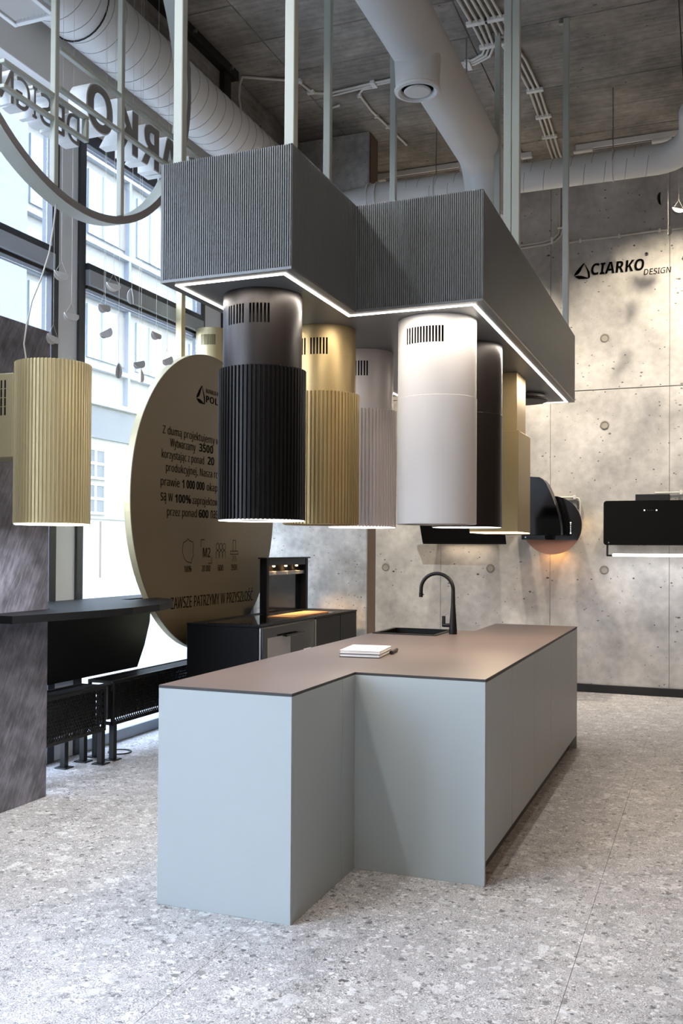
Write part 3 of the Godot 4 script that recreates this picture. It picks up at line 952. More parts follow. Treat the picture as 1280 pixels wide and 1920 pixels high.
# ------------------------------------------------------------------ left side: slate, gold hood, bar, disc, heaters
func lattice(z0: float, z1: float, y0: float, y1: float, x: float, cell: float, wire: float) -> MB:
	# expanded metal: crossing diagonal wires clipped to the rectangle, in a plane of constant X
	var b := MB.new()
	var hgt := y1 - y0
	var slope := 1.6
	for sg in [1.0, -1.0]:
		var s := z0 - hgt / slope
		while s < z1 + hgt / slope:
			var a := Vector2(s, y0)
			var c := Vector2(s + sg * hgt / slope, y1)
			var dz := c.x - a.x
			var t0 := 0.0
			var t1 := 1.0
			var ta := (z0 - a.x) / dz
			var tb := (z1 - a.x) / dz
			t0 = maxf(t0, minf(ta, tb))
			t1 = minf(t1, maxf(ta, tb))
			if t1 - t0 > 0.01:
				var p := a.lerp(c, t0)
				var q := a.lerp(c, t1)
				var mid := V(x, (p.y + q.y) * 0.5, (p.x + q.x) * 0.5)
				var dir := (V(x, q.y, q.x) - V(x, p.y, p.x))
				var bas := Basis(Vector3(1, 0, 0), dir.normalized(), Vector3(1, 0, 0).cross(dir.normalized()))
				b.obox(Transform3D(bas, mid), Vector3(wire, dir.length(), wire))
			s += cell
	return b

func heater(label: String, z0: float, z1: float, y0: float, y1: float, xf: float, xb: float, legs: Array) -> void:
	var t := thing("mesh_heater", label, "radiator", "black mesh heater casings by the window", V((xf + xb) * 0.5, 0, (z0 + z1) * 0.5))
	var fr := 0.022
	for x in [xf - fr, xb]:
		for y in [y0, y1 - fr]:
			part(t, "rail", MB.new().box(x, x + fr, y, y + fr, z0, z1, 0.002), M.mesh_black)
	for z in [z0, z1 - fr]:
		part(t, "frame_post", MB.new().box(xf - fr, xf, y0 + fr, y1 - fr, z, z + fr, 0.002), M.mesh_black)
		part(t, "frame_post", MB.new().box(xb, xb + fr, y0 + fr, y1 - fr, z, z + fr, 0.002), M.mesh_black)
		for y in [y0, y1 - fr]:
			part(t, "cross_rail", MB.new().box(xb + fr, xf - fr, y, y + fr, z, z + fr, 0.002), M.mesh_black)
	part(t, "front_mesh", lattice(z0 + fr, z1 - fr, y0 + fr, y1 - fr, xf - 0.006, 0.026, 0.0055), M.mesh_black)
	part(t, "heating_panel", MB.new().box(xb + 0.05, xf - 0.06, y0 + 0.03, y1 - 0.04, z0 + 0.03, z1 - 0.03, 0.005), M.mesh_black)
	var n := int((z1 - z0) / 0.02)
	var gr := MB.new()
	for k in n:
		gr.box(xb + fr, xf - fr, y1 - 0.012, y1 - 0.006, z0 + fr + 0.02 * k, z0 + fr + 0.02 * k + 0.008)
	part(t, "top_grille", gr, M.mesh_black).set_meta("kind", "stuff")
	for l in legs:
		var g := part(t, "leg", MB.new().box(l[0] - 0.02, l[0] + 0.02, 0.008, y0, l[1] - 0.02, l[1] + 0.02, 0.002), M.mesh_black)
		part(g, "foot_plate", MB.new().box(l[0] - 0.045, l[0] + 0.045, 0.0, 0.008, l[1] - 0.045, l[1] + 0.045, 0.001), M.mesh_black)

func left_side() -> void:
	var sl := thing("slate_panel", "tall dark slate slab standing at the left behind the gold hood", "stone slab", "", V(-3.66, 0, 3.9))
	part(sl, "slab", MB.new().box(-3.73, -3.605, 0.0, 2.737, 2.55, 4.65, 0.003), M.slate)
	# gold fluted wall hood
	var x := -3.13
	var z := 4.06
	var t := thing("wall_hood_fluted", "light gold fluted round hood fixed to the dark slate slab", "range hood", "", V(x, 1.578, z))
	var b := MB.new()
	b.fluted(x, z, 0.193, 0.008, 62, 1.585, 2.405)
	part(t, "body", b, M.brass_light)
	part(t, "top_plate", MB.new().lathe(x, z, [Vector2(0.18, 2.395), Vector2(0.18, 2.40), Vector2(0, 2.40)], 64), M.brass_light)
	part(t, "filter_plate", MB.new().lathe(x, z, [Vector2(0, 1.592), Vector2(0.155, 1.592), Vector2(0.155, 1.598), Vector2(0, 1.598)], 48), M.brass_light)
	part(t, "light_ring", MB.new().lathe(x, z, [Vector2(0.150, 1.586), Vector2(0.186, 1.579), Vector2(0.188, 1.585), Vector2(0.150, 1.590)], 64), M.led, "glowing ring round the lower edge")
	area_light(t, "ring_light", V(x, 1.575, z), Vector3.DOWN, Vector2(0.3, 0.3), 1.6, Color(0.95, 0.97, 1.0))
	part(t, "wall_box", MB.new().box(-3.604, -3.29, 1.925, 2.355, 3.945, 4.175, 0.003), M.brass_light, "square brass wall bracket box")
	for k in 11:
		for r in 4:
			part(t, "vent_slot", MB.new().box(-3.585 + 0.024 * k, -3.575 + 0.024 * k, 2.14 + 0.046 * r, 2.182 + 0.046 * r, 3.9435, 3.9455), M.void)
	# bar top
	var br := thing("bar_table", "black curved bar table growing from the slate slab in front of the window", "table", "", V(-3.8, 0, 5.2))
	var pl := PackedVector2Array([Vector2(-3.40, 4.09), Vector2(-3.335, 4.37), Vector2(-3.275, 4.70), Vector2(-3.25, 5.0), Vector2(-3.275, 5.35), Vector2(-3.36, 5.66), Vector2(-3.53, 5.93), Vector2(-3.735, 6.06), Vector2(-3.735, 5.72), Vector2(-3.82, 5.72), Vector2(-3.82, 6.42), Vector2(-4.09, 6.42), Vector2(-4.09, 4.67), Vector2(-3.602, 4.67), Vector2(-3.602, 4.09)])
	part(br, "table_top", MB.new().prism("y", pl, 1.058, 1.10), M.bar_black)
	part(br, "base", MB.new().prism("x", PackedVector2Array([Vector2(4.68, 0.56), Vector2(6.24, 0.56), Vector2(6.34, 0.72), Vector2(6.41, 0.89), Vector2(6.43, 1.058), Vector2(4.68, 1.058)]), -4.06, -4.01), M.bar_black)
	part(br, "foot", MB.new().box(-4.06, -4.01, 0.0, 0.56, 4.70, 4.90), M.bar_black)
	# bronze disc
	var cz := 6.92
	var cy := 1.834
	var R := 1.19
	var d := thing("lettered_disc", "huge bronze upright disc with black Polish lettering by the window", "sign disc", "", V(-3.775, 0.65, cz))
	var rim := PackedVector2Array()
	for k in 128:
		rim.append(Vector2(cz + R * cos(TAU * k / 128), cy + R * sin(TAU * k / 128)))
	part(d, "face", MB.new().prism("x", rim, -3.756, -3.75), M.disc_bronze)
	var bk := PackedVector2Array()
	for k in 128:
		bk.append(Vector2(cz + R * cos(TAU * k / 128), cy + R * sin(TAU * k / 128)))
	part(d, "rim", MB.new().prism("x", bk, -3.806, -3.757), M.brass_light, "pale gold thick edge")
	part(d, "support_post", MB.new().box(-4.0, -3.945, 0.70, 4.455, 6.745, 6.805, 0.003), M.brass_light, "pale gold post behind the disc")
	part(d, "post_arm", MB.new().box(-3.944, -3.807, 1.80, 1.86, 6.745, 6.805, 0.003), M.brass_light)
	var right := Vector3(0, 0, -1)
	var xf := -3.7495
	var lines := [["Z dumą projektujemy w", 6.15, 7.04, 2.312, false], ["Wytwarzamy", 6.258, 6.64, 2.222, false], ["3500", 6.70, 6.93, 2.230, true], ["korzystając z ponad", 6.138, 6.78, 2.131, false], ["20", 6.84, 6.95, 2.138, true], ["produkcyjnej. Nasza ro", 6.20, 7.02, 2.035, false], ["prawie", 6.126, 6.40, 1.925, false], ["1 000 000", 6.44, 6.79, 1.925, true], ["okapó", 6.83, 7.06, 1.925, false], ["są w", 6.128, 6.30, 1.808, false], ["100%", 6.335, 6.575, 1.808, true], ["zaprojektowa", 6.60, 7.06, 1.808, false], ["przez ponad", 6.22, 6.67, 1.704, false], ["600", 6.70, 6.86, 1.704, true], ["nasz", 6.90, 7.05, 1.704, false]]
	for l in lines:
		var s: String = l[0]
		var desc := 0.0
		for ch in ["p", "j", "y", "ą", "g"]:
			if s.contains(ch):
				desc = 0.018
		lettering(d, "lettering", s, M.print if l[4] else M.print_grey, V(xf, l[3] - desc, l[1]), right, l[2] - l[1], 0.066 + desc, 0.002, l[4])
	lettering(d, "lettering", "ZAWSZE PATRZYMY W PRZYSZŁOŚĆ", M.print_grey, V(xf, 1.0, 6.285), right, 1.40, 0.115, 0.002)
	lettering(d, "lettering", "MANUFAC", M.print_grey, V(xf, 2.712, 6.804), right, 0.24, 0.035, 0.002)
	lettering(d, "lettering", "POL", M.print, V(xf, 2.638, 6.805), right, 0.20, 0.055, 0.002, true)
	emblem(d, V(xf + 0.001, 2.615, 6.645), right, 0.145, M.print)
	for n in [["100%", 6.48, 6.59], ["20 000", 6.76, 6.90], ["600", 7.03, 7.12], ["3500", 7.265, 7.375]]:
		lettering(d, "lettering", n[0], M.print_grey, V(xf, 1.275, n[1]), right, n[2] - n[1], 0.05, 0.002)
	icons(d, xf)
	# gold hood behind the disc
	var gh := thing("far_gold_hood", "pale gold round hood half hidden behind the bronze disc", "range hood", "", V(-3.97, 1.9, 7.31))
	var gx := -3.97
	var gz := 7.31
	part(gh, "chimney", MB.new().slotted(gx, gz, 0.14, 2.55, 3.34, slots_for(gx, gz, [-42, -36, -30, -24.5, -19, -13.5, -8, -2.5, 3, 8.5], 1.7, 3.19, 3.28)), M.brass_light)
	part(gh, "cap", MB.new().lathe(gx, gz, [Vector2(0.138, 3.332), Vector2(0.138, 3.339), Vector2(0, 3.339)], 48), M.brass_light)
	part(gh, "body", MB.new().lathe(gx, gz, [Vector2(0, 1.9), Vector2(0.148, 1.9), Vector2(0.148, 2.56), Vector2(0.138, 2.56)], 48), M.brass_light)
	part(gh, "wall_bracket", MB.new().box(-4.145, -3.95, 2.7, 2.95, gz + 0.13, 7.62, 0.004), M.brass_light)
	heater("near black mesh heater casing on legs beside the slate slab", 4.72, 5.52, 0.222, 0.53, -3.79, -4.0, [[-3.81, 5.49], [-3.96, 5.29], [-3.96, 5.50], [-3.81, 4.76]])
	heater("long black mesh heater casing along the window behind the near one", 5.60, 8.40, 0.24, 0.548, -3.79, -4.0, [[-3.81, 5.63], [-3.97, 5.66], [-3.81, 8.3], [-3.97, 8.3]])
	var fb := thing("floor_outlet", "small black ring on the floor behind the heater leg", "floor outlet", "", V(-3.93, 0, 5.85))
	part(fb, "ring", MB.new().lathe(-3.9, 5.85, [Vector2(0.075, 0.001), Vector2(0.085, 0.001), Vector2(0.085, 0.008), Vector2(0.075, 0.008), Vector2(0.075, 0.001)], 28), M.mesh_black)

# triangular knot emblem of three blades; origin lower left
func emblem(parent: Node3D, origin: Vector3, right: Vector3, size: float, m: Material, slant := 0.0) -> void:
	var up := Vector3.UP + right * slant
	var nrm := right.cross(Vector3.UP)
	var blades := [
		[[0.0, 0.24], [0.08, 0.42], [0.30, 0.70], [0.60, 1.0], [0.66, 0.97], [0.54, 0.78], [0.42, 0.52], [0.30, 0.36], [0.12, 0.27]],
		[[0.66, 0.97], [0.80, 0.72], [0.97, 0.40], [0.99, 0.10], [0.94, 0.0], [0.88, 0.06], [0.86, 0.34], [0.78, 0.62], [0.69, 0.84]],
		[[0.03, 0.21], [0.30, 0.02], [0.56, 0.0], [0.90, 0.0], [0.82, 0.07], [0.62, 0.16], [0.44, 0.22], [0.22, 0.235]]]
	for bl in blades:
		var poly := PackedVector2Array()
		for p in bl:
			poly.append(Vector2(p[0], p[1]) * size)
		var b := MB.new()
		var idx := Geometry2D.triangulate_polygon(poly)
		for t in range(0, idx.size(), 3):
			var v := []
			for k in 3:
				var q := poly[idx[t + k]]
				v.append(origin + right * q.x + up * q.y)
			b.tri(v[0], v[1], v[2], nrm)
		for i in poly.size():
			var a := origin + right * poly[i].x + up * poly[i].y
			var c := origin + right * poly[(i + 1) % poly.size()].x + up * poly[(i + 1) % poly.size()].y
			b.quad(a, c, c - nrm * 0.003, a - nrm * 0.003, (a - origin) - right * size * 0.5 - Vector3.UP * size * 0.4)
		part(parent, "emblem_blade", b, m)

func stroke(pts: Array, x: float, closed := false) -> MB:
	# thin printed line on the disc; points are (Z, Y)
	var b := MB.new()
	var n := pts.size() if closed else pts.size() - 1
	for i in n:
		var p: Vector2 = pts[i]
		var q: Vector2 = pts[(i + 1) % pts.size()]
		var o := (q - p).orthogonal().normalized() * 0.0028
		var e := (q - p).normalized() * 0.001
		b.quad(V(x, p.y + o.y - e.y, p.x + o.x - e.x), V(x, q.y + o.y + e.y, q.x + o.x + e.x), V(x, q.y - o.y + e.y, q.x - o.x + e.x), V(x, p.y - o.y - e.y, p.x - o.x - e.x), Vector3(1, 0, 0))
	return b

func icons(d: Node3D, x0: float) -> void:
	var x := x0 + 0.0006
	var c := Vector2(6.535, 1.435)
	var poly := []
	for p in [[-0.085, 0.03], [-0.07, 0.07], [-0.02, 0.085], [0.0, 0.10], [0.02, 0.085], [0.075, 0.075], [0.085, 0.04], [0.075, 0.01], [0.085, -0.03], [0.06, -0.06], [0.055, -0.09], [0.03, -0.085], [-0.01, -0.08], [-0.04, -0.065], [-0.055, -0.055], [-0.08, -0.01]]:
		poly.append(c + Vector2(p[0], p[1]))
	part(d, "icon_outline", stroke(poly, x, true), M.print_grey)
	part(d, "icon_outline", stroke([Vector2(6.74, 1.47), Vector2(6.74, 1.53), Vector2(6.80, 1.53)], x), M.print_grey)
	part(d, "icon_outline", stroke([Vector2(6.86, 1.34), Vector2(6.92, 1.34), Vector2(6.92, 1.39)], x), M.print_grey)
	lettering(d, "lettering", "M2", M.print_grey, V(x, 1.39, 6.775), Vector3(0, 0, -1), 0.12, 0.075, 0.001)
	for k in 3:
		var cz := 7.02 + 0.058 * k
		var cc := []
		for a in 14:
			cc.append(Vector2(cz + 0.026 * cos(TAU * a / 14), 1.475 + 0.028 * sin(TAU * a / 14)))
		part(d, "icon_outline", stroke(cc, x, true), M.print_grey)
		part(d, "icon_outline", stroke([Vector2(cz - 0.028, 1.38), Vector2(cz - 0.024, 1.43), Vector2(cz, 1.446), Vector2(cz + 0.024, 1.43), Vector2(cz + 0.028, 1.38)], x), M.print_grey)
	part(d, "icon_outline", stroke([Vector2(7.295, 1.44), Vector2(7.295, 1.53), Vector2(7.345, 1.53), Vector2(7.345, 1.44)], x), M.print_grey)
	part(d, "icon_outline", stroke([Vector2(7.25, 1.412), Vector2(7.39, 1.412), Vector2(7.39, 1.438), Vector2(7.25, 1.438)], x, true), M.print_grey)
	for q in [[7.30, 7.285], [7.32, 7.32], [7.34, 7.355]]:
		part(d, "icon_outline", stroke([Vector2(q[0], 1.40), Vector2(q[1], 1.35)], x), M.print_grey)

# ------------------------------------------------------------------ black kitchen run with downdraft hood
func kitchen_run() -> void:
	var xf := -3.02
	var xb := -3.635
	var units := [[6.33, 7.386], [7.389, 7.957], [7.960, 8.38]]
	var names := ["black base unit with built-in steel and glass oven", "black base unit with plain front next to the oven", "black plain base unit at the end by the pier"]
	for i in 3:
		var z0: float = units[i][0]
		var z1: float = units[i][1]
		var t := thing("oven_unit" if i == 0 else "base_unit", names[i], "cabinet", "black base units below the bronze disc", V(-3.33, 0, (z0 + z1) * 0.5))
		part(t, "body", MB.new().box(xb, xf - 0.022, 0.08, 0.884, z0, z1, 0.002), M.bar_black)
		part(t, "plinth", MB.new().box(xb + 0.03, xf - 0.06, 0.0, 0.0795, z0, z1), M.black_base)
		if i == 0:
			part(t, "oven_frame", MB.new().box(xf - 0.021, xf - 0.006, 0.25, 0.882, z0 + 0.01, z1 - 0.012, 0.002), M.steel)
			var dr := part(t, "oven_door", MB.new().box(xf - 0.005, xf + 0.006, 0.30, 0.875, z0 + 0.02, z1 - 0.035, 0.002), M.glass_dark, "smoky glass oven door")
			part(dr, "door_edge", MB.new().box(xf - 0.005, xf + 0.009, 0.30, 0.878, z1 - 0.033, z1 - 0.014, 0.001), M.steel)
			part(dr, "handle", MB.new().tube([V(xf + 0.04, 0.80, z0 + 0.36), V(xf + 0.042, 0.80, z0 + 0.42), V(xf + 0.042, 0.80, z1 - 0.42), V(xf + 0.04, 0.80, z1 - 0.36)], 0.009, 10), M.black_matt)
			for hz in [z0 + 0.38, z1 - 0.38]:
				part(dr, "handle_stud", MB.new().tube([V(xf + 0.006, 0.80, hz), V(xf + 0.04, 0.80, hz)], 0.007, 8), M.black_matt)
			part(t, "drawer_front", MB.new().box(xf - 0.021, xf - 0.003, 0.082, 0.247, z0 + 0.003, z1 - 0.003, 0.002), M.bar_black)
			part(dr, "sticker", MB.new().box(xf + 0.0061, xf + 0.007, 0.60, 0.66, z1 - 0.27, z1 - 0.12), M.paper, "small paper sticker")
			part(dr, "leaflet", MB.new().box(xf + 0.0061, xf + 0.0072, 0.50, 0.80, z0 + 0.10, z0 + 0.52), M.sign_grey, "grey leaflet behind the handle")
		else:
			part(t, "door", MB.new().box(xf - 0.021, xf, 0.085, 0.882, z0 + 0.002, z1 - 0.002, 0.002), M.bar_black)
	var w := thing("black_worktop", "thin glossy black worktop on the black base units", "worktop", "", V(-3.33, 0.885, 7.35))
	part(w, "board", MB.new().box(xb, xf + 0.004, 0.8848, 0.90, 6.325, 8.382, 0.002), M.bar_black)
	var h := thing("glass_hob", "glossy black glass hob set in the black worktop", "hob", "", V(-3.28, 0.9, 7.4))
	part(h, "glass", MB.new().box(-3.48, -3.06, 0.9003, 0.905, 6.36, 7.95, 0.0015), M.gloss_black)
	var tr := thing("glow_slab", "added orange slab imitating the warm glow on the black worktop before the downdraft hood", "board", "", V(-3.2, 0.905, 7.7))  # orange slab added to imitate the warm glow on the hob
	var glow_tint := mat("glow_orange", Color(0.62, 0.42, 0.22), 0.5)
	part(tr, "board", MB.new().box(-3.33, -3.10, 0.9053, 0.911, 7.10, 7.88, 0.002), glow_tint)
	part(tr, "glow_core", MB.new().box(-3.31, -3.12, 0.9111, 0.9135, 7.25, 7.80, 0.001), M.brass)
	var d := thing("downdraft_hood", "black upright downdraft hood with three small lamps behind the hob", "range hood", "", V(-3.52, 0.9, 7.88))
	var z0 := 7.43
	var z1 := 8.34
	var y0 := 0.9005
	var y1 := 1.385
	part(d, "side_post", MB.new().box(-3.56, -3.493, y0, y1 - 0.012, z0, z0 + 0.05, 0.003), M.bar_black)
	part(d, "side_post", MB.new().box(-3.56, -3.493, y0, y1 - 0.012, z1 - 0.05, z1, 0.003), M.bar_black)
	part(d, "top_cap", MB.new().box(-3.565, -3.48, y1 - 0.012, y1, z0 - 0.03, z1 + 0.03, 0.003), M.bar_black)
	part(d, "head", MB.new().box(-3.56, -3.497, 1.315, y1 - 0.012, z0 + 0.051, z1 - 0.051, 0.002), M.black_matt)
	part(d, "back_glass", MB.new().box(-3.558, -3.548, y0, 1.23, z0 + 0.051, z1 - 0.051), M.glass_dark)
	part(d, "filter_strip", MB.new().box(-3.558, -3.51, 1.23, 1.262, z0 + 0.051, z1 - 0.051, 0.002), M.steel)
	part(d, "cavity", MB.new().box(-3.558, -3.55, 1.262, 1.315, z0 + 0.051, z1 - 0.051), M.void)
	for z in [7.63, 7.885, 8.13]:
		var lp := part(d, "lamp", MB.new().lathe(-3.52, z, [Vector2(0, 1.298), Vector2(0.012, 1.302), Vector2(0.014, 1.312), Vector2(0, 1.316)], 16), M.led_warm, "small glowing lamp")
		spot_light(d, "lamp_light", V(-3.515, 1.294, z), V(-3.36, 0.9, z), 55, 0.7, Color(1.0, 0.78, 0.5), 0.02)

# ------------------------------------------------------------------ hoods on the back wall
func rounded(x0: float, x1: float, y0: float, y1: float, r: float) -> PackedVector2Array:
	var p := PackedVector2Array()
	for c in [[x1 - r, y1 - r, 0.0], [x0 + r, y1 - r, 0.5], [x0 + r, y0 + r, 1.0], [x1 - r, y0 + r, 1.5]]:
		for k in 7:
			var a: float = PI * (c[2] + 0.5 * k / 6.0)
			p.append(Vector2(c[0] + r * cos(a), c[1] + r * sin(a)))
	return p

func wall_hoods() -> void:
	# angled black hood
	var t := thing("angled_hood", "wide angled black glass hood on the concrete wall left of the round one", "range hood", "hoods on the concrete wall", V(-2.45, 1.5, 10.1))
	var b := MB.new()
	b.prism("x", PackedVector2Array([Vector2(10.02, 1.535), Vector2(10.05, 1.52), Vector2(9.80, 1.96), Vector2(9.77, 1.95)]), -2.86, -1.96)
	part(t, "glass_front", b, M.stone_black)
	part(t, "body", MB.new().prism("x", PackedVector2Array([Vector2(10.06, 1.53), Vector2(WALL - 0.001, 1.53), Vector2(WALL - 0.001, 1.95), Vector2(9.83, 1.95)]), -2.70, -2.1), M.black_matt)
	area_light(t, "hood_light", V(-2.4, 1.522, 10.15), Vector3.DOWN, Vector2(0.5, 0.1), 0.08, Color(1.0, 0.9, 0.78))
	# curved glossy hood in front
	var c := thing("curved_hood", "glossy black curved glass hood half hidden behind the gold box hood", "range hood", "hoods on the concrete wall", V(-1.7, 1.55, 9.8))
	var k := 9.62 / 10.25
	var prof := PackedVector2Array()
	for p in [[-2.05, 1.625], [-1.43, 1.625], [-1.435, 1.72], [-1.455, 1.84], [-1.49, 1.97], [-1.53, 2.08], [-1.57, 2.17], [-1.60, 2.21], [-1.64, 2.235], [-1.75, 2.243], [-2.05, 2.243]]:
		prof.append(Vector2(p[0] * k, 1.47 + (p[1] - 1.47) * k))
	var vis := part(c, "visor", MB.new().prism("z", prof, 9.62, 9.65), M.gloss_black)
	var piv := V(0, 1.60, 9.64) - c.position
	var rot := Transform3D(Basis(Vector3.RIGHT, 0.16), Vector3.ZERO)
	vis.transform = Transform3D(Basis(), piv) * rot * Transform3D(Basis(), -piv) * vis.transform
	var inn := PackedVector2Array()
	for p in prof:
		inn.append(Vector2(p.x - 0.012, 1.63 + (p.y - 1.63) * 0.985))
	part(c, "shell", MB.new().prism("z", inn, 9.661, 9.86), M.black_steel)
	part(c, "control_bar", MB.new().box(-1.73, -1.50, 1.566, 1.612, 9.64, 9.80, 0.003), M.gloss_black)
	part(c, "wall_arm", MB.new().box(-1.90, -1.82, 1.72, 2.0, 9.861, WALL - 0.001, 0.003), M.black_steel)
	var kn := V(-1.69, 1.589, 9.639)
	part(c, "knob", MB.new().tube([kn, kn + Vector3(0, 0, 0.004)], 0.008, 14), M.steel)
	# round hood with copper lower part
	var r := thing("round_hood", "round hood of black glass with copper lower segment on the concrete wall", "range hood", "hoods on the concrete wall", V(-1.5, 1.4, 10.1))
	var cx := -1.487
	var cy := 1.717
	var R := 0.300
	var up := PackedVector2Array()
	var lo := PackedVector2Array()
	var chord := -0.15
	var a0 := asin(chord / R)
	for i in 49:
		var a := lerpf(a0, PI - a0, i / 48.0)
		up.append(Vector2(cx + R * cos(a), cy + R * sin(a)))
	for i in 25:
		var a := lerpf(PI - a0, TAU + a0, i / 24.0)
		lo.append(Vector2(cx + R * cos(a), cy + R * sin(a)))
	part(r, "glass_disc", MB.new().prism("z", up, 9.99, 10.03), M.glass_dark)
	part(r, "copper_segment", MB.new().prism("z", lo, 10.0, 10.03), M.copper, "matt copper lower segment")
	part(r, "casing", MB.new().prism("z", rounded(cx - 0.2, cx + 0.2, cy - 0.17, cy + 0.17, 0.05), 10.031, WALL - 0.001), M.black_matt)
	for i in 6:
		var p := V(cx + 0.19, cy + 0.025 - 0.021 * i, 9.9895)
		part(r, "indicator", MB.new().tube([p, p + Vector3(0, 0, 0.002)], 0.007 if i in [0, 5] else 0.0042, 10), M.dot, "white touch light")
	spot_light(r, "down_light", V(cx + 0.02, cy - 0.19, 10.13), V(cx + 0.02, 0.9, 10.28), 70, 0.14, Color(1.0, 0.72, 0.42), 0.06)
	spot_light(r, "side_light", V(cx + 0.215, cy + 0.05, 10.14), V(cx + 0.6, cy - 0.2, 10.28), 70, 0.03, Color(1.0, 0.78, 0.5), 0.06)
	# flat stone hood at the right
	var s := thing("flat_stone_hood", "flat black stone-look hood with bright light bar at the right picture edge", "range hood", "hoods on the concrete wall", V(-0.5, 1.4, 10.0))
	var z := 9.98
	var kk := z / 10.25
	var fx0 := -1.0 * kk
	var fx1 := -0.10
	var fy0 := 1.47 + (1.518 - 1.47) * kk
	var fy1 := 1.47 + (1.972 - 1.47) * kk
	var fr := rounded(fx0, fx1, fy0, fy1, 0.03)
	var mb := MB.new()
	mb.prism("z", fr, z - 0.012, z + 0.03)
	var o := part(s, "front_plate", mb, M.stone_black)
	part(s, "casing", MB.new().box(-0.90, -0.20, fy0 + 0.03, fy1 - 0.03, z + 0.031, WALL - 0.001, 0.004), M.black_matt)
	part(s, "duct_box", MB.new().box(-0.672, -0.355, fy1 - 0.03, 2.022, 10.0, 10.2, 0.003), M.black_base)
	part(s, "bracket_leg", MB.new().box(fx0 + 0.028, fx0 + 0.046, 1.412, fy0 + 0.01, z - 0.008, z + 0.02, 0.004), M.black_matt)
	part(s, "bracket_foot", MB.new().box(fx0 + 0.028, fx0 + 0.085, 1.404, 1.422, z - 0.008, z + 0.02, 0.004), M.black_matt)
	part(s, "bracket_leg", MB.new().box(fx1 - 0.046, fx1 - 0.028, 1.412, fy0 + 0.01, z - 0.008, z + 0.02, 0.004), M.black_matt)
	part(s, "light_bar", MB.new().box(fx0 + 0.086, fx1 - 0.05, 1.404, 1.432, z - 0.012, z + 0.02, 0.006), M.led, "bright white light bar")
	area_light(s, "bar_light", V((fx0 + fx1) * 0.5, 1.40, z + 0.004), Vector3(0, -1, -0.25), Vector2(0.75, 0.03), 0.22, Color(0.98, 0.98, 1.0))
	for q in [-0.585, -0.472]:
		var p := V(q, fy1 - 0.097, z - 0.0125)
		part(s, "indicator", MB.new().tube([p, p + Vector3(0, 0, 0.002)], 0.007, 10), M.dot, "white touch light")
	for q in [-0.555, -0.538, -0.521, -0.504]:
		var p := V(q, fy1 - 0.097, z - 0.0125)
		part(s, "symbol", MB.new().tube([p, p + Vector3(0, 0, 0.001)], 0.0028, 8), M.sign_grey)
	var sc := V(fx0 + 0.05, fy0 + 0.025, z - 0.0125)
	part(s, "screw", MB.new().tube([sc, sc + Vector3(0, 0, 0.003)], 0.007, 12), M.steel)
	# wall lettering
	var lg := thing("wall_logo", "black company lettering with a knot emblem high on the concrete wall", "lettering", "", V(-0.85, 4.3, WALL))
	var right := Vector3(1, 0, 0)
	var zz := WALL - 0.004
	emblem(lg, V(-1.305, 4.285, zz - 0.004), right, 0.165, M.print)
	lettering(lg, "letters", "CIARKO", M.print, V(-1.135, 4.318, zz), right, 0.52, 0.118, 0.006, true, 0.10)
	lettering(lg, "small_letters", "DESIGN", M.print_grey, V(-0.612, 4.268, zz), right, 0.255, 0.058, 0.004, false, 0.14)
	lettering(lg, "trade_mark", "®", M.print_grey, V(-0.604, 4.46, zz), right, 0.034, 0.036, 0.004)

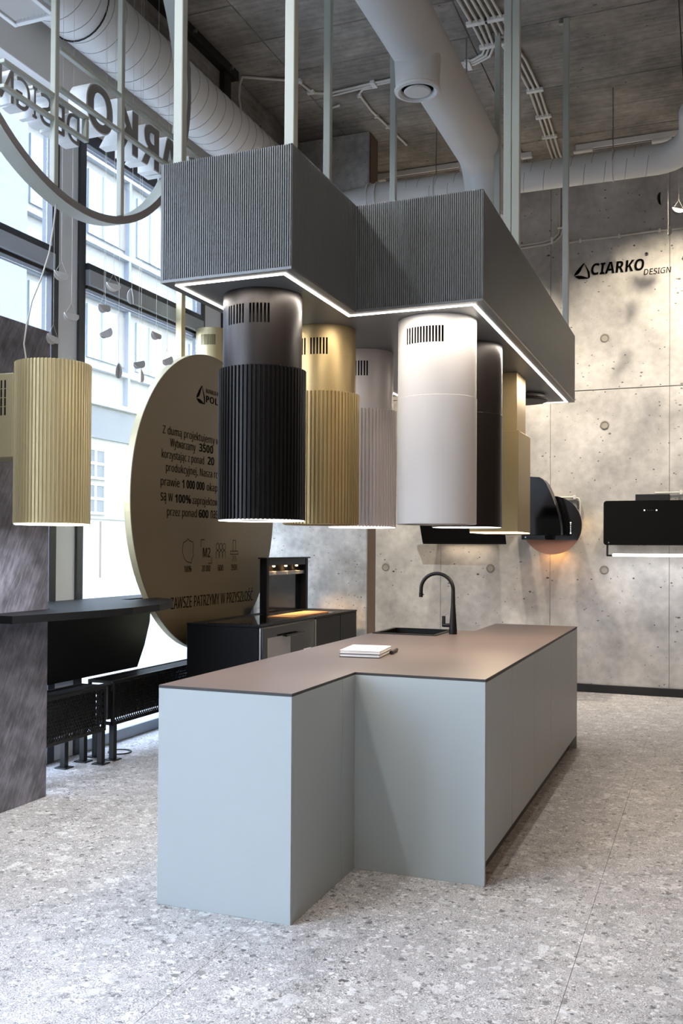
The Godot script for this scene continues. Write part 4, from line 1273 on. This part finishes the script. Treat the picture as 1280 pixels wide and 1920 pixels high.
# ------------------------------------------------------------------ ducts
func ducts() -> void:
	# smooth duct over the island
	var x := -1.65
	var y := 4.56
	var t := thing("main_duct", "thick smooth white duct running over the canopy with a round outlet", "duct", "", V(x, y, 5.0))
	var path := [V(x, y, -3.4), V(x, y, 2.0), V(x, y, 7.30)]
	for k in range(1, 9):
		var a := PI * 0.5 * k / 8.0
		path.append(V(x, y - 0.28 + 0.28 * cos(a), 7.30 + 0.28 * sin(a)))
	path.append(V(x, 4.10, 7.58))
	part(t, "tube", MB.new().tube(path, 0.172, 40), M.duct_white)
	for c in [[4.13, 4.165], [4.185, 4.215]]:
		part(t, "collar", MB.new().lathe(x, 7.58, [Vector2(0.17, c[0]), Vector2(0.182, c[0]), Vector2(0.182, c[1]), Vector2(0.17, c[1])], 40), M.duct_white)
	part(t, "branch", MB.new().lathe(x, 5.62, [Vector2(0.128, 4.27), Vector2(0.134, 4.30), Vector2(0.150, 4.62)], 40), M.duct_white)
	part(t, "outlet_ring", MB.new().lathe(x, 5.62, [Vector2(0.098, 4.282), Vector2(0.104, 4.262), Vector2(0.118, 4.252), Vector2(0.138, 4.258), Vector2(0.142, 4.270), Vector2(0.128, 4.282)], 48), M.white_paint)
	part(t, "outlet_disc", MB.new().lathe(x, 5.62, [Vector2(0, 4.252), Vector2(0.075, 4.254), Vector2(0.083, 4.262), Vector2(0.075, 4.270), Vector2(0, 4.272)], 48), M.white_paint)
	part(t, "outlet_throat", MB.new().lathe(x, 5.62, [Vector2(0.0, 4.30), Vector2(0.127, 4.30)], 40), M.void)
	for z in [2.5, 7.47]:
		part(t, "hanger_rod", MB.new().tube([V(x - 0.08, y + 0.13, z - 0.25), V(x - 0.08, CEIL, z - 0.25)], 0.006, 6), M.steel)
	# spiral duct along the window
	var sx := -3.65
	var sy := 4.85
	var sr := 0.217
	var s := thing("spiral_duct", "white spiral-seamed round duct along the windows", "duct", "", V(sx, sy, 5.0))
	part(s, "tube", MB.new().tube([V(sx, sy, -3.4), V(sx, sy, 3.0), V(sx, sy, 8.49)], sr, 48), M.duct_white)
	var z := 3.4
	while z < 8.3:
		var pts := []
		for k in 33:
			var a := TAU * k / 32.0
			pts.append(V(sx + (sr + 0.0008) * cos(a), sy + (sr + 0.0008) * sin(a), z + 0.135 * k / 32.0))
		part(s, "seam", MB.new().tube(pts, 0.0022, 5, false), M.duct_seam)
		z += 0.135
	for hz in [4.95]:
		var pts := []
		for k in 33:
			var a := TAU * k / 32.0
			pts.append(V(sx + (sr + 0.005) * cos(a), sy + (sr + 0.005) * sin(a), hz))
		part(s, "hanger_band", MB.new().tube(pts, 0.005, 6, false), M.dark_steel)
		part(s, "hanger_rod", MB.new().tube([V(sx + sr, sy, hz), V(sx + sr + 0.02, CEIL - 0.08, hz)], 0.005, 6), M.steel)
	# duct before the back wall
	var w := thing("wall_duct", "white spiral duct crossing in front of the concrete wall", "duct", "", V(-1.5, 4.73, 8.45))
	var wz := 8.45
	var wy := 1.47 + (4.735 - 1.47) * wz / 8.45
	var wr := 0.123
	var wp := [V(-2.55, wy, wz), V(-0.40, wy, wz)]
	for k in range(1, 9):
		var a := PI * 0.5 * k / 8.0
		wp.append(V(-0.40 + 0.3 * sin(a), wy + 0.10 * (1.0 - cos(a)), wz - 0.3 + 0.3 * cos(a)))
	wp.append(V(-0.10, wy + 0.10, 7.9))
	wp.append(V(0.6, wy + 0.2, 7.0))
	wp.append(V(1.6, wy + 0.2, 6.0))
	part(w, "tube", MB.new().tube(wp, wr, 36), M.duct_white)
	part(w, "reducer", MB.new().tube([V(-2.551, wy, wz), V(-2.75, wy - 0.01, wz), V(-2.93, wy - 0.035, wz)], wr, 36, true, 0.165), M.duct_white)
	for q in [-2.85, -2.93]:
		var c := V(q, wy - 0.03, wz)
		part(w, "flange", MB.new().tube([c, c + Vector3(0.012, 0, 0)], 0.172, 36), M.duct_white)
	part(w, "tail", MB.new().tube([V(-2.931, wy - 0.035, wz), V(-3.9, wy - 0.10, wz)], 0.15, 32), M.duct_white)
	var q := -2.45
	while q < -0.45:
		var pts := []
		for k in 29:
			var a := TAU * k / 28.0
			pts.append(V(q + 0.12 * k / 28.0, wy + (wr + 0.0008) * sin(a), wz - (wr + 0.0008) * cos(a)))
		part(w, "seam", MB.new().tube(pts, 0.002, 5, false), M.duct_seam)
		q += 0.17
	for hx in [-0.755, -2.30]:
		var pts := []
		for k in 29:
			var a := TAU * k / 28.0
			pts.append(V(hx, wy + (wr + 0.004) * sin(a), wz - (wr + 0.004) * cos(a)))
		part(w, "hanger_band", MB.new().tube(pts, 0.006, 6, false), M.white_paint)
		part(w, "hanger_rod", MB.new().tube([V(hx, wy + wr, wz), V(hx, CEIL, wz)], 0.005, 6), M.steel)
	# supply grille under the spiral duct
	var g := thing("air_grille", "white slatted air outlet box at the upper left corner", "air vent", "", V(-3.55, 4.45, 3.9))
	var x0 := -3.70
	var x1 := -3.40
	var fr := 0.03
	part(g, "frame", MB.new().box(x0, x0 + fr, 4.45, 4.48, 3.2, 4.42, 0.003), M.white_paint)
	part(g, "frame", MB.new().box(x1 - fr, x1, 4.45, 4.48, 3.2, 4.42, 0.003), M.white_paint)
	part(g, "frame", MB.new().box(x0 + fr, x1 - fr, 4.45, 4.48, 4.42 - fr, 4.42, 0.003), M.white_paint)
	part(g, "frame", MB.new().box(x0 + fr, x1 - fr, 4.45, 4.48, 3.2, 3.2 + fr, 0.003), M.white_paint)
	part(g, "box", MB.new().box(x0, x1, 4.50, 4.63, 3.2, 4.42, 0.003), M.white_paint)
	for k in 10:
		var sxk := x0 + fr + 0.012 + 0.024 * k
		part(g, "slat", MB.new().obox(Transform3D(Basis(Vector3(0, 0, 1), 0.6), V(sxk, 4.468, 3.81)), Vector3(0.018, 0.003, 1.15)), M.white_paint)

# ------------------------------------------------------------------ hanging sign seen from behind
func sign_ring() -> void:
	var X := -2.9
	var cz := 3.99
	var cy := 4.19
	var R := 1.055
	var t := thing("hanging_sign", "large hanging ring sign with white block letters seen from behind", "sign", "", V(X, cy, cz))
	var b := MB.new()
	var n := 96
	var wv := 0.040
	var dp := 0.09
	for k in n:
		var a := TAU * k / n
		var c := TAU * (k + 1) / n
		var P := func(r: float, an: float, x: float) -> Vector3: return V(x, cy + r * sin(an), cz + r * cos(an))
		b.smooth(1)
		b.quad(P.call(R, a, X), P.call(R, c, X), P.call(R, c, X - dp), P.call(R, a, X - dp), P.call(R, (a + c) * 0.5, X) - V(X, cy, cz))
		b.smooth(2)
		b.quad(P.call(R - wv, a, X), P.call(R - wv, c, X), P.call(R - wv, c, X - dp), P.call(R - wv, a, X - dp), V(X, cy, cz) - P.call(R, (a + c) * 0.5, X))
		b.smooth(-1)
		b.quad(P.call(R, a, X), P.call(R, c, X), P.call(R - wv, c, X), P.call(R - wv, a, X), Vector3(1, 0, 0))
		b.quad(P.call(R, a, X - dp), P.call(R, c, X - dp), P.call(R - wv, c, X - dp), P.call(R - wv, a, X - dp), Vector3(-1, 0, 0))
	part(t, "ring", b, M.post)
	var fc := MB.new()
	for k in n:
		var a := TAU * k / n
		var c := TAU * (k + 1) / n
		for e in [[X + 0.0006, Vector3(1, 0, 0)], [X + 0.003, Vector3(1, 0, 0)]]:
			fc.quad(V(e[0], cy + (R - 0.002) * sin(a), cz + (R - 0.002) * cos(a)), V(e[0], cy + (R - 0.002) * sin(c), cz + (R - 0.002) * cos(c)), V(e[0], cy + (R - wv + 0.002) * sin(c), cz + (R - wv + 0.002) * cos(c)), V(e[0], cy + (R - wv + 0.002) * sin(a), cz + (R - wv + 0.002) * cos(a)), e[1])
	part(t, "ring_face", fc, M.sign_grey, "darker grey flat face of the ring")
	for z in [3.77, 4.33]:
		var bot := cy - sqrt((R - wv) ** 2 - (z - cz) ** 2)
		part(t, "hanging_post", MB.new().box(X - 0.03, X, bot, CEIL, z - 0.016, z + 0.016, 0.003), M.post)
	for r in [[3.868, 3.80, 5.28], [3.678, 3.80, 5.28], [3.622, 3.40, 4.03], [3.510, 3.40, 4.03]]:
		part(t, "rail", MB.new().box(X - 0.03, X - 0.002, r[0], r[0] + 0.018, r[1], r[2], 0.002), M.post)
	part(t, "rail_end", MB.new().box(X - 0.03, X - 0.002, 3.528, 3.62, 4.005, 4.03, 0.002), M.post)
	var right := Vector3(0, 0, 1)
	var e := [["C", 5.06, 0.20], ["I", 4.94, 0.07], ["A", 4.73, 0.215], ["R", 4.535, 0.185], ["K", 4.29, 0.21], ["O", 4.02, 0.235]]
	for l in e:
		# body of the letter is deep and white, its back carries a grey plate
		lettering(t, "letter", l[0], M.sign_white, V(X - 0.105, 3.63, l[1] + l[2] + 0.05), right, l[2], 0.25, 0.11, true)
		lettering(t, "letter_back", l[0], M.sign_grey, V(X - 0.047, 3.637, l[1] + l[2] + 0.044), right, l[2] - 0.012, 0.236, 0.004, true)
	var ds := [["D", 3.905, 0.10], ["E", 3.80, 0.085], ["S", 3.70, 0.085], ["I", 3.645, 0.03], ["G", 3.53, 0.095], ["N", 3.415, 0.095]]
	for l in ds:
		lettering(t, "small_letter", l[0], M.sign_white, V(X - 0.085, 3.485, l[1] + l[2]), right, l[2], 0.15, 0.08, false)
		lettering(t, "letter_back", l[0], M.sign_grey, V(X - 0.043, 3.488, l[1] + l[2]), right, l[2], 0.144, 0.003, false)
	# cable that leaves the ring
	var c := thing("sign_cable", "thin pale cable hanging from the ring sign to the gold hood", "cable", "", V(-2.95, 2.42, 3.7))
	part(c, "wire", MB.new().tube([V(-2.95, 3.187, 3.842), V(-2.99, 3.057, 3.871), V(-3.03, 2.921, 3.888), V(-3.07, 2.805, 3.883), V(-3.12, 2.688, 3.874), V(-3.16, 2.573, 3.885), V(-3.2, 2.489, 3.915), V(-3.21, 2.40, 3.95)], 0.004, 6), M.cable)

# ------------------------------------------------------------------ conduits and fittings
func conduit(label: String, runs: Array, clips: Array, r := 0.011, axis := "y") -> void:
	var t := thing("cable_conduit", label, "conduit", "white surface conduits", runs[0][0])
	for p in runs:
		part(t, "pipe", MB.new().tube(p, r, 8), M.cable)
	for c in clips:
		part(t, "clip", MB.new().box(c[0] - c[3], c[0] + c[3], c[1] - c[4], c[1] + c[4], c[2] - c[5], c[2] + c[5], 0.002), M.white_paint)

func wiring() -> void:
	var y := CEIL - 0.013
	# six-fold run that fans out
	var runs := []
	for k in 3:
		var o := 0.045 * k
		runs.append([V(-1.72 + o, y, 5.6), V(-1.66 + o, y, 6.66), V(-1.635 + o, y, 7.05), V(-1.625 + o * 0.8, y, 7.38), V(-1.66 + o * 0.5, y, 7.47 + o * 0.6), V(-1.75, y, 7.53 + o * 0.8), V(-1.86, y, 7.55 + o * 0.8), V(-2.45, y, 7.56 + o * 0.8)])
	conduit("bundle of three white conduits that bend left beside the main duct", runs, [[-1.60, y - 0.004, 7.0, 0.08, 0.014, 0.02], [-1.59, y - 0.004, 7.36, 0.07, 0.014, 0.02], [-1.80, y - 0.004, 7.59, 0.02, 0.014, 0.07]])
	runs = []
	for k in 3:
		var o := 0.045 * k
		runs.append([V(-1.585 + o, y, 5.6), V(-1.53 + o, y, 6.66), V(-1.50 + o, y, 7.05), V(-1.49 + o, y, 7.38), V(-1.45 + o, y, 7.70), V(-1.42 + o * 0.9, y, 8.2), V(-1.43 + o * 0.9, y, 8.9), V(-1.45 + o * 0.9, y, 9.6), V(-1.45 + o * 0.9, y, WALL - 0.02)])
	conduit("bundle of three white conduits that run straight on to the concrete wall", runs, [[-1.46, y - 0.004, 7.0, 0.08, 0.014, 0.02], [-1.45, y - 0.004, 7.36, 0.08, 0.014, 0.02], [-1.375, y - 0.004, 8.22, 0.07, 0.014, 0.02], [-1.385, y - 0.004, 8.75, 0.07, 0.014, 0.02], [-1.40, y - 0.004, 9.2, 0.07, 0.014, 0.02]])
	conduit("pair of white conduits crossing the ceiling over the left canopy", [[V(-2.45, y, 7.60), V(-2.62, y, 7.60), V(-2.80, y, 7.62), V(-3.05, y, 7.64), V(-3.16, y, 7.58), V(-3.20, y, 7.33), V(-3.31, y, 7.28), V(-3.50, y, 7.17), V(-3.60, y, 7.11)], [V(-2.45, y, 7.635), V(-2.63, y, 7.64), V(-2.80, y, 7.66), V(-3.03, y, 7.69), V(-3.12, y, 7.80), V(-3.10, y, 7.90), V(-3.02, y, 7.88)]], [[-2.62, y - 0.004, 7.62, 0.02, 0.014, 0.05], [-3.19, y - 0.004, 7.34, 0.03, 0.014, 0.02], [-3.17, y - 0.004, 7.56, 0.03, 0.014, 0.02]])
	conduit("single white conduit branching off towards the pier", [[V(-2.62, y, 7.68), V(-2.74, y, 7.68), V(-2.80, y, 7.75), V(-2.80, y, 8.1), V(-2.76, y, 8.45), V(-2.72, y, 8.9)]], [[-2.80, y - 0.004, 7.77, 0.02, 0.014, 0.012], [-2.79, y - 0.004, 8.2, 0.02, 0.014, 0.012], [-2.765, y - 0.004, 8.44, 0.02, 0.014, 0.012]])
	var dr := [V(-3.60, y, 7.11), V(-3.63, y - 0.06, 7.12), V(-3.635, 5.22, 7.12), V(-3.61, 5.05, 7.13)]
	conduit("white cable drop from the ceiling to the spiral duct", [dr], [], 0.010)
	# on the wall
	var z := WALL - 0.014
	conduit("pair of white conduits bending on the wall behind the canopy posts", [[V(-1.90, 4.70, z), V(-1.62, 4.715, z), V(-1.52, 4.735, z), V(-1.462, 4.79, z), V(-1.45, 4.86, z), V(-1.45, CEIL - 0.03, z)], [V(-1.90, 4.672, z), V(-1.60, 4.685, z), V(-1.50, 4.705, z), V(-1.435, 4.76, z), V(-1.418, 4.84, z), V(-1.418, CEIL - 0.03, z)]], [[-1.53, 4.718, z, 0.012, 0.035, 0.012], [-1.437, 4.84, z, 0.035, 0.012, 0.012]])
	conduit("single white conduit along the wall above the lettering", [[V(-1.39, 4.675, z), V(-1.25, 4.685, z), V(-0.9, 4.69, z), V(-0.55, 4.70, z), V(-0.2, 4.70, z), V(0.6, 4.71, z)]], [[-1.24, 4.685, z, 0.012, 0.02, 0.012], [-0.85, 4.69, z, 0.012, 0.02, 0.012], [-0.46, 4.70, z, 0.012, 0.02, 0.012]])
	conduit("short white conduit bent down to the round copper hood", [[V(-1.62, 2.012, z), V(-1.30, 2.013, z), V(-1.25, 2.0, z), V(-1.235, 1.96, z), V(-1.235, 1.80, z)]], [[-1.29, 2.013, z, 0.014, 0.02, 0.012]], 0.009)
	conduit("thin white conduit behind the flat stone hood", [[V(-0.50, 2.048, z), V(0.3, 2.048, z)]], [[-0.255, 2.048, z, 0.012, 0.02, 0.012]], 0.008)
	# lighting track on the ceiling
	for a in [[-3.3, -1.62, "left white lighting track on the ceiling above the wall duct"], [-1.20, 1.2, "right white lighting track on the ceiling above the wall duct"]]:
		var t := thing("lighting_track", a[2], "lighting track", "lighting tracks before the concrete wall", V(a[0], CEIL, 9.53))
		part(t, "rail", MB.new().box(a[0], a[1], CEIL - 0.055, CEIL, 9.51, 9.56, 0.003), M.white_paint)
		part(t, "slot", MB.new().box(a[0] + 0.15, a[1] - 0.1, CEIL - 0.0565, CEIL - 0.0548, 9.528, 9.542), M.void)
		part(t, "feed", MB.new().box(a[0] - 0.02, a[0] + 0.16, CEIL - 0.075, CEIL - 0.0575, 9.505, 9.56, 0.004), M.white_paint)
	part(get_node("lighting_track_001"), "adapter", MB.new().box(-0.50, -0.32, CEIL - 0.085, CEIL - 0.058, 9.505, 9.56, 0.004), M.white_paint)

# ------------------------------------------------------------------ folded discs on strings
func ornament(label: String, group: String, at: Vector3, r: float, turn: float, tilt: float, fold: float, m: Material, top: float) -> void:
	var t := thing("folded_disc", label, "ornament", group, at)
	var bas := Basis(Vector3.UP, turn) * Basis(Vector3(0, 0, 1), tilt)
	for sg in [-1.0, 1.0]:
		var b := MB.new()
		var q := bas * Basis(Vector3(1, 0, 0), sg * fold)
		var n: Vector3 = q * Vector3(0, 0, sg)
		var o := n * 0.0012
		for k in 20:
			var a := PI + PI * k / 20.0
			var c := PI + PI * (k + 1) / 20.0
			var p1: Vector3 = at + q * (Vector3(cos(a), sin(a), 0) * r)
			var p2: Vector3 = at + q * (Vector3(cos(c), sin(c), 0) * r)
			b.tri(at + o, p1 + o, p2 + o, n)
			b.tri(at - o, p1 - o, p2 - o, -n)
			b.quad(p1 + o, p2 + o, p2 - o, p1 - o, (p1 + p2) * 0.5 - at)
		part(t, "wing", b, m)
	var e1: Vector3 = at + bas * Vector3(-r * 0.75, 0, 0)
	var e2: Vector3 = at + bas * Vector3(r * 0.75, 0, 0)
	var kn := at + Vector3(0, maxf(r * 1.3, 0.04), 0)
	part(t, "loop", MB.new().tube([e1, kn, e2], 0.0012, 5, false), M.cable)
	part(t, "string", MB.new().tube([kn, Vector3(kn.x, top, kn.z)], 0.0009, 5, false), M.cable)

func ornaments() -> void:
	var g := "folded discs on strings before the window"
	var L := [
		[-3.001, 4.407, "silver folded disc on a string before the pale window pilaster", 0.3, 0.0],
		[2.79, 4.503, "silver folded disc before the dark mullion, just above the gold fluted hood", 0.2, 0.0],
		[2.63, 4.342, "white folded disc half behind the slate slab top corner", 0.5, -0.1],
		[2.914, 4.817, "silver folded disc below the transom, third from the left", 0.4, 0.12],
		[3.067, 4.915, "bluish folded disc right on the window transom", 0.1, -0.05],
		[3.038, 5.113, "steeply tilted folded disc on the window transom", 0.9, -1.1],
		[2.79, 4.931, "lilac-white folded disc tilted up to the right below the transom", 0.2, 0.55],
		[2.871, 5.404, "grey folded disc right of the others, near the gold post", 0.4, -0.1],
		[2.644, 5.198, "blue-grey folded disc in the low cluster by the bronze disc", 0.3, 0.3],
		[2.548, 4.974, "steep narrow folded disc, leftmost of the low cluster", 1.2, -1.15],
		[2.587, 5.333, "steep folded disc, lowest of the low cluster", 1.1, 1.2],
		[2.728, 5.54, "pale folded disc just above the rim of the bronze disc", 0.3, 0.45]]
	for l in L:
		ornament(l[2], g, V(-3.42 if l[1] in [4.931, 5.333] else -3.35, absf(l[0]), l[1]), 0.048, PI * 0.5 - 0.55 + l[3], l[4], 0.42, M.leaf_silver, CEIL)
	var rgt := "folded discs on strings before the concrete wall"
	ornament("small dark folded disc seen edge-on, highest before the concrete wall", rgt, V(-0.418, 4.80, 9.6), 0.06, 1.2, -1.45, 0.25, M.leaf_dark, CEIL)
	ornament("grey folded disc seen from the front above the wall conduit", rgt, V(-0.262, 4.69, 9.6), 0.06, 0.2, -0.25, 0.5, M.sign_grey, CEIL)
	ornament("dark folded disc hanging in front of the wall conduit", rgt, V(-0.356, 4.50, 9.6), 0.055, 1.25, 1.5, 0.25, M.leaf_dark, CEIL)
	ornament("dark folded disc cut by the right picture edge beside the wall lettering", rgt, V(-0.212, 4.216, 9.45), 0.065, 0.9, 1.1, 0.25, M.leaf_dark, CEIL)

# ------------------------------------------------------------------ lamps of the room and added fill lamps
func track_spot(label: String, at: Vector3, to: Vector3, angle: float, energy: float, c: Color, size := 0.04) -> void:
	var t := thing("track_spot", label, "lamp", "ceiling spot lamps", at)
	var d := (to - at).normalized()
	part(t, "stem", MB.new().tube([Vector3(at.x, CEIL, at.z), at + Vector3(0, 0.06, 0)], 0.012, 8), M.white_paint)
	part(t, "head", MB.new().tube([at - d * 0.14, at - d * 0.012], 0.05, 20), M.white_paint)
	part(t, "lens", MB.new().tube([at - d * 0.0118, at - d * 0.006], 0.044, 20), M.led_warm)
	spot_light(t, "spot", at, to, angle, energy, c, size)

func lamps() -> void:
	track_spot("white spot lamp aimed down the concrete wall beside the lettering", V(0.06, 5.12, 8.97), V(-0.55, 3.35, WALL), 36, 6.0, Color(1.0, 0.94, 0.84), 0.05)
	track_spot("white spot lamp aimed at the wall behind the canopy", V(-2.25, 5.15, 9.35), V(-2.3, 2.4, WALL), 40, 14.0, Color(1.0, 0.94, 0.84), 0.05)
	track_spot("white spot lamp aimed at the flat stone hood", V(0.5, 5.12, 8.6), V(-0.75, 1.5, WALL), 40, 9.5, Color(1.0, 0.95, 0.88), 0.05)
	track_spot("added white fill spot hidden behind the main duct, aimed at the concrete pier", V(-2.0, 5.1, 6.6), V(-3.35, 1.5, 8.5), 26, 16.0, Color(0.98, 0.99, 1.0), 0.05)  # added fill spot, out of sight, that brightens the pier
	# added fill lamps outside the frame, shining down and up
	for p in [[2.6, 2.2, "added linear fill lamp over the near right side of the room", 2.0, Color(1.0, 0.76, 0.54)], [2.6, 6.6, "added linear fill lamp over the far right side of the room", 2.4, Color(1.0, 0.84, 0.68)], [-2.6, 1.6, "added linear fill lamp behind the photographer on the window side", 5.5, Color(0.96, 0.98, 1.0)], [-0.8, 0.2, "added linear fill lamp straight behind the photographer", 6.0, Color(1.0, 0.97, 0.93)]]:
		var t := thing("fill_lamp", p[2], "lamp", "added fill lamps", V(p[0], 4.6, p[1]))
		part(t, "housing", MB.new().box(p[0] - 0.05, p[0] + 0.05, 4.61, 4.68, p[1] - 0.75, p[1] + 0.75, 0.004), M.white_paint)
		part(t, "diffuser", MB.new().box(p[0] - 0.045, p[0] + 0.045, 4.602, 4.6095, p[1] - 0.74, p[1] + 0.74), M.led)
		for q in [-0.6, 0.6]:
			part(t, "hanger", MB.new().tube([V(p[0], 4.68, p[1] + q), V(p[0], CEIL, p[1] + q)], 0.003, 5), M.steel)
		area_light(t, "lamp_light", V(p[0], 4.595, p[1]), Vector3.DOWN, Vector2(0.09, 1.48), p[3], p[4])
		part(t, "upper_diffuser", MB.new().box(p[0] - 0.045, p[0] + 0.045, 4.6805, 4.688, p[1] - 0.74, p[1] + 0.74), M.led)
		area_light(t, "uplight", V(p[0], 4.695, p[1]), Vector3.UP, Vector2(0.09, 1.48), p[3] * 0.35, p[4])
